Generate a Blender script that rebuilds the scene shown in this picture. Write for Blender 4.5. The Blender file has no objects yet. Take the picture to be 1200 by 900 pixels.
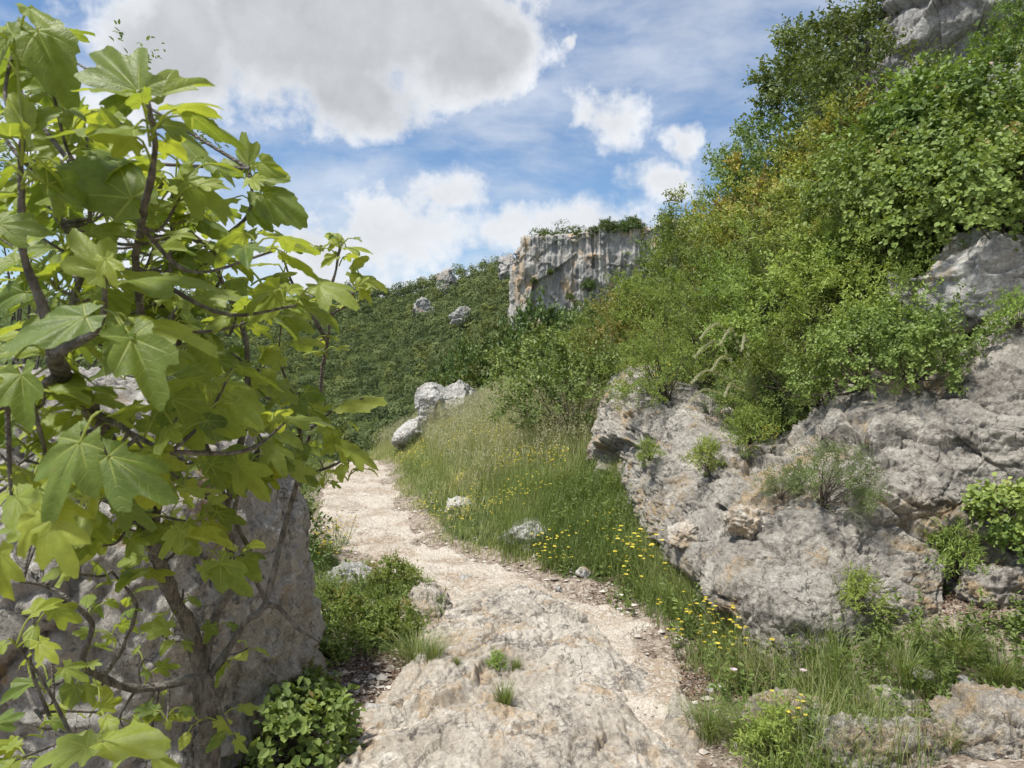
import bpy, math, numpy as np
from mathutils import Vector
R = math.radians
F, H = 889.5, 1.6                       # focal length of the lens in photo pixels, eye height
scene = bpy.context.scene
COL = scene.collection

def P(px, py, Y):                       # a measured direction and distance, as a point of the place
    return np.array([(px-600)/F*Y, Y, H-(py-450)/F*Y])

# ------------------------------------------------------------------ noise
def _hash(ix, iy, iz, s):
    n = (ix*374761393 + iy*668265263 + iz*1440662683 + s*974711) & 0xffffffff
    n = ((n ^ (n >> 13))*1274126177) & 0xffffffff
    n = n ^ (n >> 16)
    n = (n*668265261) & 0xffffffff
    return n ^ (n >> 15)
def _rnd(ix, iy, iz, s): return _hash(ix, iy, iz, s)/4294967295.0
def vnoise(p, s=0):
    i = np.floor(p).astype(np.int64); f = p-i; f = f*f*f*(f*(f*6-15)+10)
    x, y, z = i[:, 0], i[:, 1], i[:, 2]; fx, fy, fz = f[:, 0], f[:, 1], f[:, 2]
    r = 0
    for dx in (0, 1):
        wx = fx if dx else 1-fx
        for dy in (0, 1):
            wy = fy if dy else 1-fy
            for dz in (0, 1):
                r = r + wx*wy*(fz if dz else 1-fz)*_rnd(x+dx, y+dy, z+dz, s)
    return r*2-1
def fbm(p, o=4, s=0, gain=.5):
    r = 0; a = 1; q = np.asarray(p, float)
    for k in range(o):
        r = r+a*vnoise(q, s+k*17); a *= gain; q = q*2.03+11.3
    return r
def ridged(p, o=4, s=0):
    r = 0; a = 1; q = np.asarray(p, float)
    for k in range(o):
        r = r+a*(1-2*np.abs(vnoise(q, s+k*13))); a *= .5; q = q*2.1+5.7
    return r
def facets(p, s=0):                     # broken rock: each cell is a tilted plane; returns (offset, gap to the next cell)
    i = np.floor(p).astype(np.int64)
    b1 = np.full(len(p), 9.); b2 = np.full(len(p), 9.); off = np.zeros(len(p))
    for dx in (-1, 0, 1):
        for dy in (-1, 0, 1):
            for dz in (-1, 0, 1):
                x, y, z = i[:, 0]+dx, i[:, 1]+dy, i[:, 2]+dz
                c = np.stack([x+_rnd(x, y, z, s), y+_rnd(x, y, z, s+1), z+_rnd(x, y, z, s+2)], 1)
                v = p-c; d = np.sqrt((v*v).sum(1))
                n = np.stack([_rnd(x, y, z, s+3), _rnd(x, y, z, s+4), _rnd(x, y, z, s+5)], 1)-.5
                o = (v*n).sum(1)*1.5+(_rnd(x, y, z, s+6)-.5)*.4
                near = d < b1
                b2 = np.where(near, b1, np.minimum(b2, d)); off = np.where(near, o, off); b1 = np.where(near, d, b1)
    return off, b2-b1
def sm(a, b, x):
    t = np.clip((x-a)/(b-a), 0, 1); return t*t*(3-2*t)
def unit(v): return v/np.maximum(np.linalg.norm(v, axis=-1, keepdims=True), 1e-9)

# ------------------------------------------------------------------ meshes and things
def mesh(name, V, faces, mat, attrs=None, smooth=True):
    V = np.asarray(V, np.float32)
    me = bpy.data.meshes.new(name)
    faces = [np.asarray(f, np.int32) for f in faces if len(f)]
    idx = np.concatenate([f.ravel() for f in faces])
    tot = np.concatenate([np.full(len(f), f.shape[1], np.int32) for f in faces])
    start = np.concatenate([[0], np.cumsum(tot)[:-1]]).astype(np.int32)
    me.vertices.add(len(V)); me.vertices.foreach_set('co', V.ravel())
    me.loops.add(len(idx)); me.loops.foreach_set('vertex_index', idx)
    me.polygons.add(len(tot)); me.polygons.foreach_set('loop_start', start)
    me.polygons.foreach_set('use_smooth', np.full(len(tot), smooth))
    for k, a in (attrs or {}).items():
        a = np.asarray(a, np.float32)
        if a.ndim == 1:
            me.attributes.new(k, 'FLOAT', 'POINT').data.foreach_set('value', a)
        else:
            me.attributes.new(k, 'FLOAT_VECTOR', 'POINT').data.foreach_set('vector', a.ravel())
    me.update(); me.validate()
    if mat: me.materials.append(mat)
    return me
def link(name, me, parent=None, loc=None):
    o = bpy.data.objects.new(name, me); COL.objects.link(o)
    if parent: o.parent = parent
    if loc is not None: o.location = [float(v) for v in loc]
    return o
def tag(o, label=None, cat=None, group=None, kind=None):
    if label: o['label'] = label
    if cat: o['category'] = cat
    if group: o['group'] = group
    if kind: o['kind'] = kind
    return o
def thing(name, label, cat, loc, group=None):
    return tag(link(name, None, None, loc), label, cat, group)
def dup(root, loc, rz, sc, label, tilt=(0, 0)):
    r = root.copy(); COL.objects.link(r)
    r.location = [float(v) for v in loc]; r.rotation_euler = (tilt[0], tilt[1], rz)
    r.scale = sc if hasattr(sc, '__len__') else (sc, sc, sc)
    r['label'] = label
    for ch in root.children:
        c = ch.copy(); COL.objects.link(c); c.parent = r
    return r
def grid_faces(nu, nv, wrap=False):     # vertices laid out [v][u]
    u = np.arange(nu if wrap else nu-1); v = np.arange(nv-1)
    U, Vv = np.meshgrid(u, v); U1 = (U+1) % nu
    return np.stack([Vv*nu+U, Vv*nu+U1, (Vv+1)*nu+U1, (Vv+1)*nu+U], -1).reshape(-1, 4)
class MB:                               # collects pieces of ONE part
    def __init__(s): s.V = []; s.Q = []; s.T = []; s.n = 0; s.A = {}
    def add(s, V, quads=None, tris=None, **at):
        V = np.asarray(V, float)
        if quads is not None and len(quads): s.Q.append(np.asarray(quads)+s.n)
        if tris is not None and len(tris): s.T.append(np.asarray(tris)+s.n)
        s.V.append(V); s.n += len(V)
        for k, a in at.items(): s.A.setdefault(k, []).append(a if hasattr(a, '__len__') else np.full(len(V), a))
    def mesh(s, name, mat, smooth=True):
        f = []
        if s.Q: f.append(np.concatenate(s.Q))
        if s.T: f.append(np.concatenate(s.T))
        return mesh(name, np.concatenate(s.V), f, mat, {k: np.concatenate(a) for k, a in s.A.items()}, smooth)
def catmull(pts, n):
    pts = np.asarray(pts, float)
    q = np.vstack([2*pts[0]-pts[1], pts, 2*pts[-1]-pts[-2]])
    t = np.linspace(0, len(pts)-1-1e-6, n); i = t.astype(int); f = (t-i)[:, None]
    a, b, c, d = q[i], q[i+1], q[i+2], q[i+3]
    return .5*(2*b+(c-a)*f+(2*a-5*b+4*c-d)*f**2+(3*b-a-3*c+d)*f**3)
def tube(mb, pts, rad, sides=6, wob=0, seed=0):
    pts = np.asarray(pts, float); n = len(pts)
    rad = np.interp(np.linspace(0, 1, n), np.linspace(0, 1, len(rad)), rad)
    t = unit(np.gradient(pts, axis=0)); ref = np.array([.31, .87, .2]); ref = np.where(np.abs(t@ref)[:, None] > .93, np.array([1., 0, 0]), ref)
    a = unit(np.cross(t, ref)); b = np.cross(t, a)
    th = np.linspace(0, 2*np.pi, sides, endpoint=False)
    V = pts[:, None]+(a[:, None]*np.cos(th)[None, :, None]+b[:, None]*np.sin(th)[None, :, None])*rad[:, None, None]
    V = V.reshape(-1, 3)
    if wob: V = V+((V-np.repeat(pts, sides, 0))*(wob*fbm(V*30, 3, seed))[:, None])
    cap = np.vstack([V, pts[-1]+t[-1]*rad[-1]*.5])
    k = (n-1)*sides
    tr = np.array([[k+j, k+(j+1) % sides, n*sides] for j in range(sides)])
    mb.add(cap, grid_faces(sides, n, True), tr)

# ------------------------------------------------------------------ material helpers
class NT:
    def __init__(s, name, disp=False):
        s.m = bpy.data.materials.new(name); s.m.use_nodes = True
        s.t = s.m.node_tree; s.t.nodes.clear(); s.out = s.t.nodes.new('ShaderNodeOutputMaterial')
    def n(s, ty, **kw):
        nd = s.t.nodes.new('ShaderNode'+ty)
        for k, v in kw.items():
            if k[0] == '_': setattr(nd, k[1:], v)
            else:
                k2 = int(k[1:]) if k[0] == 'i' and k[1:].isdigit() else k.replace('__', ' ')
                s.set(nd.inputs[k2], v)
        return nd
    def set(s, inp, v):
        if isinstance(v, bpy.types.NodeSocket): s.t.links.new(v, inp)
        elif isinstance(v, bpy.types.Node): s.t.links.new(v.outputs[0], inp)
        else:
            if inp.type == 'RGBA' and len(v) == 3: v = (*v, 1)
            inp.default_value = v
    def math(s, op, a, b=0., c=0., clamp=False):
        return s.n('Math', _operation=op, i0=a, i1=b, i2=c, _use_clamp=clamp).outputs[0]
    def vmul(s, v, k):
        return s.n('VectorMath', _operation='MULTIPLY', i0=v, i1=k).outputs[0]
    def vadd(s, v, k):
        return s.n('VectorMath', _operation='ADD', i0=v, i1=k).outputs[0]
    def noise(s, v, scale, detail=6, rough=.55, dist=0., col=False):
        nd = s.n('TexNoise', Vector=v, Scale=scale, Detail=float(detail), Roughness=rough, Distortion=dist)
        return nd.outputs[1 if col else 0]
    def step(s, v, a, b):
        return s.n('MapRange', _interpolation_type='SMOOTHSTEP', i0=v, i1=a, i2=b, i3=0., i4=1.).outputs[0]
    def mix(s, f, a, b, mode='MIX'):
        nd = s.t.nodes.new('ShaderNodeMix'); nd.data_type = 'RGBA'; nd.blend_type = mode
        s.set(nd.inputs[0], f); s.set(nd.inputs[6], a); s.set(nd.inputs[7], b)
        return nd.outputs[2]
    def attr(s, name, what='Fac'): return s.n('Attribute', _attribute_name=name).outputs[what]
    def bump(s, h, strength, dist, normal=None):
        nd = s.n('Bump', Strength=strength, Distance=dist, Height=h)
        if normal: s.set(nd.inputs['Normal'], normal)
        return nd.outputs[0]
    def bsdf(s, col, rough=.9, normal=None, spec=.2):
        nd = s.n('BsdfPrincipled', Base__Color=col, Roughness=rough)
        nd.inputs['Specular IOR Level'].default_value = spec
        if normal: s.set(nd.inputs['Normal'], normal)
        return nd.outputs[0]
    def done(s, sh):
        s.t.links.new(sh, s.out.inputs[0]); return s.m

def rock_mat(name, grey=(.30, .29, .275), pale=(.52, .49, .44), dark=(.085, .083, .08), ochre=(.42, .29, .15), ochre_amt=.45, dark_amt=.5, pale_amt=.5, scale=1., bump=.5, strata=(1, 1, 2.2)):
    t = NT(name)
    co = t.n('NewGeometry').outputs['Position']
    co = t.vmul(co, (scale, scale, scale))
    big = t.noise(co, 1.1, 5, .6, .4); mid = t.noise(co, 5.5, 6, .65, .5); fine = t.noise(co, 38., 5, .7)
    st = t.noise(t.vmul(t.vadd(co, t.vmul(t.noise(co, 2.2, 3, col=True), (.5, .5, .5))), strata), 6., 6, .68, .8)
    col = t.mix(t.step(big, .42, .58), grey, tuple(.5*(g+p) for g, p in zip(grey, pale)))
    col = t.mix(t.math('MULTIPLY', t.step(mid, .62-.25*pale_amt, .80-.2*pale_amt), .85), col, pale)
    oc = t.math('MULTIPLY', t.step(t.noise(t.vadd(co, (7.3, 2.1, 4.4)), 1.5, 6, .62, .8), .61-.11*ochre_amt, .70-.11*ochre_amt), t.step(st, .40, .6))
    col = t.mix(t.math('MULTIPLY', oc, .85), col, ochre)
    dk = t.math('MULTIPLY', t.step(t.noise(t.vadd(co, (1.9, 8.2, 3.3)), 2.0, 6, .66, .6), .60-.13*dark_amt, .69-.13*dark_amt), t.step(t.noise(co, 21., 5, .72), .40, .60))
    col = t.mix(t.math('MULTIPLY', dk, .8), col, dark)
    wh = t.step(t.noise(t.vadd(co, (5.1, 1.1, 9.4)), 3.4, 5, .6, .3), .70, .76)
    col = t.mix(t.math('MULTIPLY', wh, .8), col, (.66, .65, .62))
    # pits and hairline cracks
    vd = t.n('TexVoronoi', Vector=t.vadd(co, t.vmul(t.noise(co, 6., 3, col=True), (.18, .18, .18))), Scale=4.2, _feature='DISTANCE_TO_EDGE').outputs['Distance']
    crk = t.math('MULTIPLY', t.math('SUBTRACT', 1., t.step(vd, .0, .016)), t.step(big, .42, .6))
    pit = t.math('MULTIPLY', t.step(t.noise(co, 26., 4, .6), .60, .70), t.step(t.noise(t.vadd(co, (3, 3, 1)), 3.1, 4, .6), .44, .6))
    col = t.mix(t.math('MULTIPLY', crk, .75), col, dark)
    col = t.mix(t.math('MULTIPLY', pit, .72), col, tuple(d*.9 for d in dark))
    grit = t.noise(co, 130., 4, .7); fm = t.math('ADD', t.math('MULTIPLY', fine, .6), t.math('MULTIPLY', grit, .4))
    gr = t.n('MapRange', i0=fm, i1=.32, i2=.68, i3=.58, i4=1.38).outputs[0]
    col = t.mix(1., col, t.n('CombineXYZ', i0=gr, i1=gr, i2=gr).outputs[0], 'MULTIPLY')
    h = t.math('ADD', t.math('MULTIPLY', st, 1.2), t.math('MULTIPLY', mid, .7))
    h = t.math('SUBTRACT', h, t.math('MULTIPLY', pit, .35)); h = t.math('SUBTRACT', h, t.math('MULTIPLY', crk, .35))
    nb = t.bump(h, bump, .06/scale)
    nb = t.bump(fm, min(1., bump*1.5), .03/scale, nb)
    return t.done(t.bsdf(col, .93, nb, .15))

def leaf_mat(name, dark, light, accent=None, acc=(.62, .8), trans=.35, rough=.5, vary=.1, tr_tint=(1.25, 1.2, .55)):
    t = NT(name)
    rnd = t.attr('rnd'); tone = t.attr('tone')
    oi = t.n('ObjectInfo').outputs['Random']
    col = t.mix(rnd, dark, light)
    if accent: col = t.mix(t.math('MULTIPLY', t.step(t.math('ADD', tone, t.math('MULTIPLY', rnd, .12)), acc[0], acc[1]), .9), col, accent)
    v = t.n('MapRange', i0=oi, i3=1-vary*1.6, i4=1+vary*1.6).outputs[0]
    hs = t.n('HueSaturation', Hue=t.n('MapRange', i0=t.math('FRACT', t.math('MULTIPLY', oi, 7.31)), i3=.5-vary*.11, i4=.5+vary*.03).outputs[0], Saturation=.92, Value=v, Color=col).outputs[0]
    b = t.bsdf(hs, rough, None, .35)
    tr = t.n('BsdfTranslucent', Color=t.mix(1., hs, tr_tint, 'MULTIPLY')).outputs[0]
    return t.done(t.n('MixShader', i0=trans, i1=b, i2=tr).outputs[0])

def bark_mat(name, a=(.16, .145, .125), b=(.055, .05, .045), scale=1.):
    t = NT(name); co = t.n('NewGeometry').outputs['Position']
    n1 = t.noise(t.vmul(co, (1, 1, .35)), 60*scale, 6, .65, .5); n2 = t.noise(co, 14*scale, 4)
    w = t.n('TexWave', _wave_type='BANDS', _bands_direction='Z', Vector=co, Scale=28*scale, Distortion=9., Detail=3.).outputs[1]
    col = t.mix(t.step(n1, .35, .68), b, a); col = t.mix(t.math('MULTIPLY', t.step(n2, .55, .7), .5), col, (.26, .25, .23))
    return t.done(t.bsdf(col, .85, t.bump(t.math('ADD', n1, t.math('MULTIPLY', w, .25)), .6, .012), .2))
# ------------------------------------------------------------------ the lie of the land
PY = [-60, 0, 3.1, 3.6, 4.6, 5.7, 6.5, 7.5, 9.5, 11.9, 14.5, 17, 20, 24]
PXC = [2.5, .2, .08, .1, .2, 0, -.5, -1.32, -1.9, -2.42, -2.85, -3.7, -5.2, -7.5]
PHW = [.8, .8, .8, .8, .68, .58, .52, .44, .5, .5, .45, .45, .4, .4]
SKX = [-3000, -900, -387, -130, -77, -53, -19, 0, 48, 193, 900, 3000]
SKZ = [20, 42, 46, 47, 48, 53, 59, 63, 70, 76, 60, 40]
def xw(y): return np.interp(y, [0, 3, 5.2, 6, 7, 9, 12, 23, 27, 42], [4.3, 3.7, 3.0, 2.5, 2.1, 1.45, 1.25, 1.3, 2.8, 6])
def G(x, y):
    x = np.asarray(x, float); y = np.asarray(y, float)
    xc = np.interp(y, PY, PXC); hw = np.interp(y, PY, PHW)
    d = x-xc; dr = np.clip(d-hw, 0, None); dl = np.clip(-d-hw, 0, None)
    s = np.interp(y, [0, 4, 6, 8, 11, 17, 22, 30], [.12, .13, .19, .3, .46, .46, .3, .1])
    bank = 2*np.tanh(s*dr/2)
    # the little dirt ledge under the rock on the right
    bank = bank+.20*sm(1.3, 1.9, x)*sm(3.2, 3.9, y)*(1-sm(4.6, 5.4, y))
    left = -.38*np.clip(dl-(.7+2.6*(1-sm(5, 8, y))), 0, None)
    fwd = -.16*np.clip(y-15.5, 0, 8)-.28*np.clip(y-23.5, 0, None)
    z = np.maximum(bank+left+fwd, -36+2*np.sin(x*.03)+2*np.sin(y*.021+1))
    w = x-xw(y)
    hill = 1.35+np.where(w > 0, 1.0*w, 3.2*w)
    hill = np.where(hill > 11, 11+4*np.tanh((hill-11)/8), hill)
    hill = hill-.35*np.clip(y-24, 0, 60)
    z = np.where(y > -30, np.maximum(z, hill), z)
    zr = np.minimum(-9+.52*(x+8)-.02*np.clip(y-60, 0, 200), 30)
    z = np.where(y > 22, np.maximum(z, z*(1-sm(22, 48, y))+zr*sm(22, 48, y)), z)
    zR = np.interp(x, SKX, SKZ); zR = zR+2.2*np.sin(x*.055)+1.2*np.sin(x*.13+1)
    tt = np.clip((y-165)/265, 0, 1)
    far = -36+(zR+36)*(.72*tt+.28*tt*tt); far = np.where(y > 430, zR-.05*(y-430), far)
    wc = sm(-60, 0, x)
    prof = np.interp(y, [120, 170, 240, 253, 266, 300, 430], [-18, -8, 13, 16, 50, 52, 66]); ws = sm(5, 10, x); prof = prof*ws+np.interp(y, [120, 170, 240, 253, 300, 430], [-18, -8, 13, 17, 37, 66])*(1-ws); prof = np.where(y > 430, zR-.05*(y-430), prof)
    far = far*(1-wc)+prof*wc
    far = far+(2.2*fbm(np.stack([x.ravel()/46, y.ravel()/46, 0*x.ravel()], 1), 4, 5)).reshape(x.shape)*sm(130, 190, y)
    return np.where(y > 120, np.maximum(z, far), z)
def bumps(x, y):
    p = np.stack([x.ravel(), y.ravel(), 0*x.ravel()], 1)
    return (.028*fbm(p*2.1, 4, 3)+.012*fbm(p*9, 3, 4)).reshape(x.shape)
def hit(px, py, lo=2., hi=300.):        # where a line of sight meets the land
    Y = np.exp(np.linspace(math.log(lo), math.log(hi), 1500)); x = (px-600)/F*Y; z = H-(py-450)/F*Y
    k = np.nonzero(z < G(x, Y))[0]
    i = k[0] if len(k) else -1
    return np.array([x[i], Y[i], G(x[i:i+1] if i >= 0 else x[-1:], Y[i:i+1] if i >= 0 else Y[-1:])[0]])
def graded(a, b, st, growth_lo, growth_hi, lo, hi):
    mid = list(np.arange(a, b+1e-6, st)); s = st; v = mid[0]; low = []
    while v > lo: s *= growth_lo; v -= s; low.append(v)
    s = st; v = mid[-1]; high = []
    while v < hi: s *= growth_hi; v += s; high.append(v)
    return np.array(low[::-1]+mid+high)

def ground_mat():
    t = NT('soil'); co = t.n('NewGeometry').outputs['Position']
    a = t.noise(co, 2.2, 6, .6); b = t.noise(co, 14, 6, .68); c = t.noise(co, 60, 5, .7)
    vor = t.n('TexVoronoi', Vector=co, Scale=46., Randomness=1.)
    soil = t.mix(t.step(b, .36, .62), (.13, .095, .07), (.32, .265, .21))
    soil = t.mix(t.step(c, .54, .66), soil, (.40, .35, .29))
    soil = t.mix(t.math('MULTIPLY', t.step(vor.outputs['Color'], .72, .8), .7), soil, (.46, .42, .36))
    green = t.mix(b, (.03, .048, .014), (.075, .095, .03))
    gm = t.attr('green')
    m = t.step(t.math('ADD', gm, t.math('MULTIPLY', t.math('SUBTRACT', a, .5), .8)), .38, .62)
    col = t.mix(m, soil, green)
    return t.done(t.bsdf(col, .95, t.bump(t.math('ADD', b, t.math('MULTIPLY', vor.outputs['Distance'], -.5)), .7, .03), .1))
def gravel_mat():
    t = NT('gravel_dirt'); co = t.n('NewGeometry').outputs['Position']
    a = t.noise(co, 1.9, 6, .66, .4); b = t.noise(co, 11, 6, .68, .4); c = t.noise(co, 75, 5, .7)
    wv = t.vadd(co, t.vmul(t.noise(co, 20, 3, col=True), (.03, .03, .03)))
    v1 = t.n('TexVoronoi', Vector=wv, Scale=44.); v2 = t.n('TexVoronoi', Vector=wv, Scale=95.)
    col = t.mix(t.step(a, .40, .58), (.36, .285, .21), (.53, .47, .39))
    col = t.mix(t.math('MULTIPLY', t.step(b, .58, .74), .6), col, (.36, .285, .215))
    col = t.mix(t.math('MULTIPLY', t.step(v1.outputs['Color'], .55, .7), .6), col, (.58, .535, .465))
    col = t.mix(t.math('MULTIPLY', t.step(v2.outputs['Color'], .7, .76), .6), col, (.30, .27, .23))
    g = t.n('MapRange', i0=c, i1=.25, i2=.75, i3=.72, i4=1.25).outputs[0]
    col = t.mix(1., col, t.n('CombineXYZ', i0=g, i1=g, i2=g).outputs[0], 'MULTIPLY')
    h = t.math('SUBTRACT', t.math('MULTIPLY', b, .8), t.math('ADD', t.math('MULTIPLY', v1.outputs['Distance'], .6), t.math('MULTIPLY', v2.outputs['Distance'], .3)))
    return t.done(t.bsdf(col, .95, t.bump(h, .75, .03), .1))

xs = graded(-3.6, 4.4, .06, 1.045, 1.045, -2600, 2600); ys = graded(1.2, 10, .06, 1.35, 1.021, -60, 3000)
X, Yg = np.meshgrid(xs, ys); Z = G(X, Yg); Z = Z+bumps(X, Yg)*(1+1.5*sm(10, 30, Yg))
dpath = np.abs(X-np.interp(Yg, PY, PXC))-np.interp(Yg, PY, PHW)
green = sm(.05, .5, dpath)*np.where(X > np.interp(Yg, PY, PXC), sm(2.6, 4.4, Yg), sm(5, 6.5, Yg))
green = np.where(X > 1.45, green*(.35+.65*sm(5, 6.5, Yg)), green)
green = np.where(Yg < 2.2, .3, green); green = np.where(Yg > 23, 1., green)
tag(link('ground', mesh('ground', np.stack([X, Yg, Z], -1).reshape(-1, 3), [grid_faces(len(xs), len(ys))], ground_mat(), {'green': green.ravel()})), 'stony grassy hillside ground sloping away into a valley', kind='structure')

# the footpath: a worn sheet whose ragged edges dip under the soil
v = np.concatenate([np.linspace(-1, 8, 420), np.linspace(8.05, 24, 260)]); u = np.linspace(-1.25, 1.25, 96)
U, Vv = np.meshgrid(u, v); cx = np.interp(Vv, PY, PXC); hw = np.interp(Vv, PY, PHW)
k = np.ones(9)/9; cx = np.stack([np.convolve(np.pad(c, 4, mode='edge'), k, 'valid') for c in cx.T], 1)
Xp = cx+U*hw; q = np.stack([Xp.ravel(), Vv.ravel(), 0*Xp.ravel()], 1)
edge = np.abs(U)+.22*fbm(q*2.4, 4, 9).reshape(U.shape)
Zp = G(Xp, Vv)+bumps(Xp, Vv)*.8+.03-.085*sm(.86, 1.12, edge)+.012*fbm(q*5, 4, 12).reshape(U.shape)+.006*fbm(q*24, 3, 13).reshape(U.shape)-.012*(1-np.clip(np.abs(U), 0, 1)**2)
tag(link('path', mesh('path', np.stack([Xp, Vv, Zp], -1).reshape(-1, 3), [grid_faces(len(u), len(v))], gravel_mat())), 'pale gravel footpath winding away between grass and rock', kind='structure')

# ------------------------------------------------------------------ rocks
M_wall = rock_mat('grey_limestone', (.385, .355, .31), (.62, .58, .505), (.10, .092, .083), (.50, .37, .21), ochre_amt=1., dark_amt=.68, pale_amt=.6, bump=.8)
M_slab = rock_mat('path_limestone', (.42, .375, .31), (.64, .595, .52), (.12, .11, .10), (.44, .335, .22), ochre_amt=1.1, dark_amt=.85, pale_amt=.6, scale=1.3, bump=.5)
M_boulder = rock_mat('brown_limestone', (.42, .395, .355), (.62, .595, .54), ochre_amt=.4, dark_amt=.6, pale_amt=.6, scale=1.3, bump=.8, strata=(1.6, 1.6, .8))
M_pale = rock_mat('pale_limestone', (.37, .36, .34), (.58, .56, .52), ochre_amt=.4, dark_amt=.5, pale_amt=.65, scale=1.1, bump=.45, strata=(1, 1, 1))
M_crag = rock_mat('crag_limestone', (.36, .35, .335), (.58, .565, .53), ochre_amt=.3, dark_amt=.6, pale_amt=.5, scale=.7, bump=.6)
M_far = rock_mat('far_limestone', (.33, .325, .315), (.50, .48, .45), ochre_amt=.3, dark_amt=.5, scale=.12)

def rough(V, N, seed, big=.10, bs=1.1, mid=.045, ms=3.2, fine=.012, fs=16, crack=.03, warp=.25, aniso=(1, 1, 1.5), wf=1.3):
    q = V*np.array(aniso); q = q+warp*np.stack([fbm(V*wf+9*i, 3, seed+40+i) for i in range(3)], 1)
    o1, g1 = facets(q*bs, seed); o2, g2 = facets(q*ms, seed+60)
    d = big*o1+mid*o2-crack*(1-sm(0, .07, g1))-crack*.55*(1-sm(0, .10, g2))
    d = d+fine*ridged(V*fs*.5, 4, seed+5)+fine*.8*fbm(V*fs*1.7, 3, seed+8)
    return V+N*d[:, None]
def normals_grid(V):
    du = np.gradient(V, axis=1); dv = np.gradient(V, axis=0); return unit(np.cross(du, dv))

def bicubic(C, nu, nv):                 # control rows x columns -> fine sheet
    rows = np.stack([catmull(r, nu) for r in C], 0)
    return np.stack([catmull(rows[:, j], nv) for j in range(nu)], 1)

# the big outcrop on the right: columns from its far left corner to beyond the right of the view
cols = [
 [(740,600,11.0),(735,560,11.2),(735,520,11.4),(738,480,11.5),(745,455,11.6),(770,440,12.2),(800,420,13)],
 [(700,640,9.0),(694,585,9.0),(690,545,8.95),(702,490,9.1),(714,450,9.3),(750,436,10.4),(790,415,11.6)],
 [(752,690,7.2),(748,628,7.15),(738,578,6.85),(752,520,7.0),(785,470,7.5),(822,442,8.8),(850,415,10)],
 [(806,770,5.25),(806,704,5.25),(808,640,5.35),(826,580,5.75),(848,520,6.5),(880,486,7.3),(905,440,8.6)],
 [(866,830,4.15),(862,764,4.15),(858,700,4.3),(876,635,4.75),(905,570,5.5),(940,505,6.25),(965,440,7.6)],
 [(950,850,3.85),(945,780,3.8),(945,700,4.0),(965,635,4.55),(985,560,5.2),(1000,468,5.8),(1020,410,7)],
 [(1040,800,4.0),(1040,735,4.05),(1050,680,4.2),(1065,620,4.7),(1080,540,5.05),(1098,445,5.45),(1115,385,6.4)],
 [(1130,770,4.2),(1130,705,4.2),(1135,650,4.4),(1145,590,4.65),(1150,500,4.85),(1160,400,5.2),(1165,350,6)],
 [(1230,760,4.0),(1230,690,4.05),(1235,640,4.2),(1240,570,4.4),(1245,480,4.6),(1255,380,4.95),(1260,330,5.8)],
 [(1420,760,3.5),(1420,690,3.55),(1425,630,3.7),(1430,540,3.9),(1435,450,4.1),(1440,360,4.4),(1450,300,5.2)],
 [(1750,780,2.9),(1750,700,3.0),(1755,620,3.1),(1760,520,3.3),(1765,420,3.5),(1770,340,3.8),(1780,280,4.6)]]
lean = [.62, .62, .62, .62, .62, .8, .95]
C = np.array([[P(c[r][0], c[r][1], c[1][2]+(c[r][2]-c[1][2])*lean[r]) for c in cols] for r in range(7)])
S = bicubic(C, 620, 380); N = normals_grid(S); N = N*(-1 if N[..., 1].mean() > 0 else 1)
Vr = rough(S.reshape(-1, 3), N.reshape(-1, 3), 21, .17, .8, .075, 2.3, .009, 18, .03, .22, (1, .8, 1.5))
o3, g3 = facets(Vr*np.array([1.2, 1, 1.9])*5.2+.25*fbm(Vr*3, 2, 66)[:, None], 67); Vr = Vr+N.reshape(-1, 3)*(.046*o3-.016*(1-sm(0, .1, g3)))[:, None]*(.3+.7*sm(-.3, .4, fbm(Vr*.9, 2, 68)))[:, None]
pm = sm(-.05, .35, fbm(Vr*.8+9, 3, 69)); Vr = Vr-N.reshape(-1, 3)*(.024*sm(.22, .45, fbm(Vr*11, 3, 70))*pm+.05*sm(.035, .0, np.abs(vnoise(Vr*np.array([1.1, 1, 2.0])+.35*fbm(Vr*2.5, 3, 72)[:, None], 73)))*sm(0, .3, fbm(Vr*.9, 2, 74)))[:, None]
# soft undercut strata across the face
zz = Vr[:, 2]+.35*Vr[:, 0]*.3+.12*fbm(Vr*1.1, 3, 77)
Vr = Vr+N.reshape(-1, 3)*(+.018*np.sin(zz*13)*sm(-.2, .5, fbm(Vr*.7, 2, 88)))[:, None]
tag(link('rock_outcrop', mesh('rock_outcrop', Vr, [grid_faces(620, 380)], M_wall)), 'long grey limestone outcrop rising along the right of the path, cracked and ochre stained', 'rock outcrop')

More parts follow.
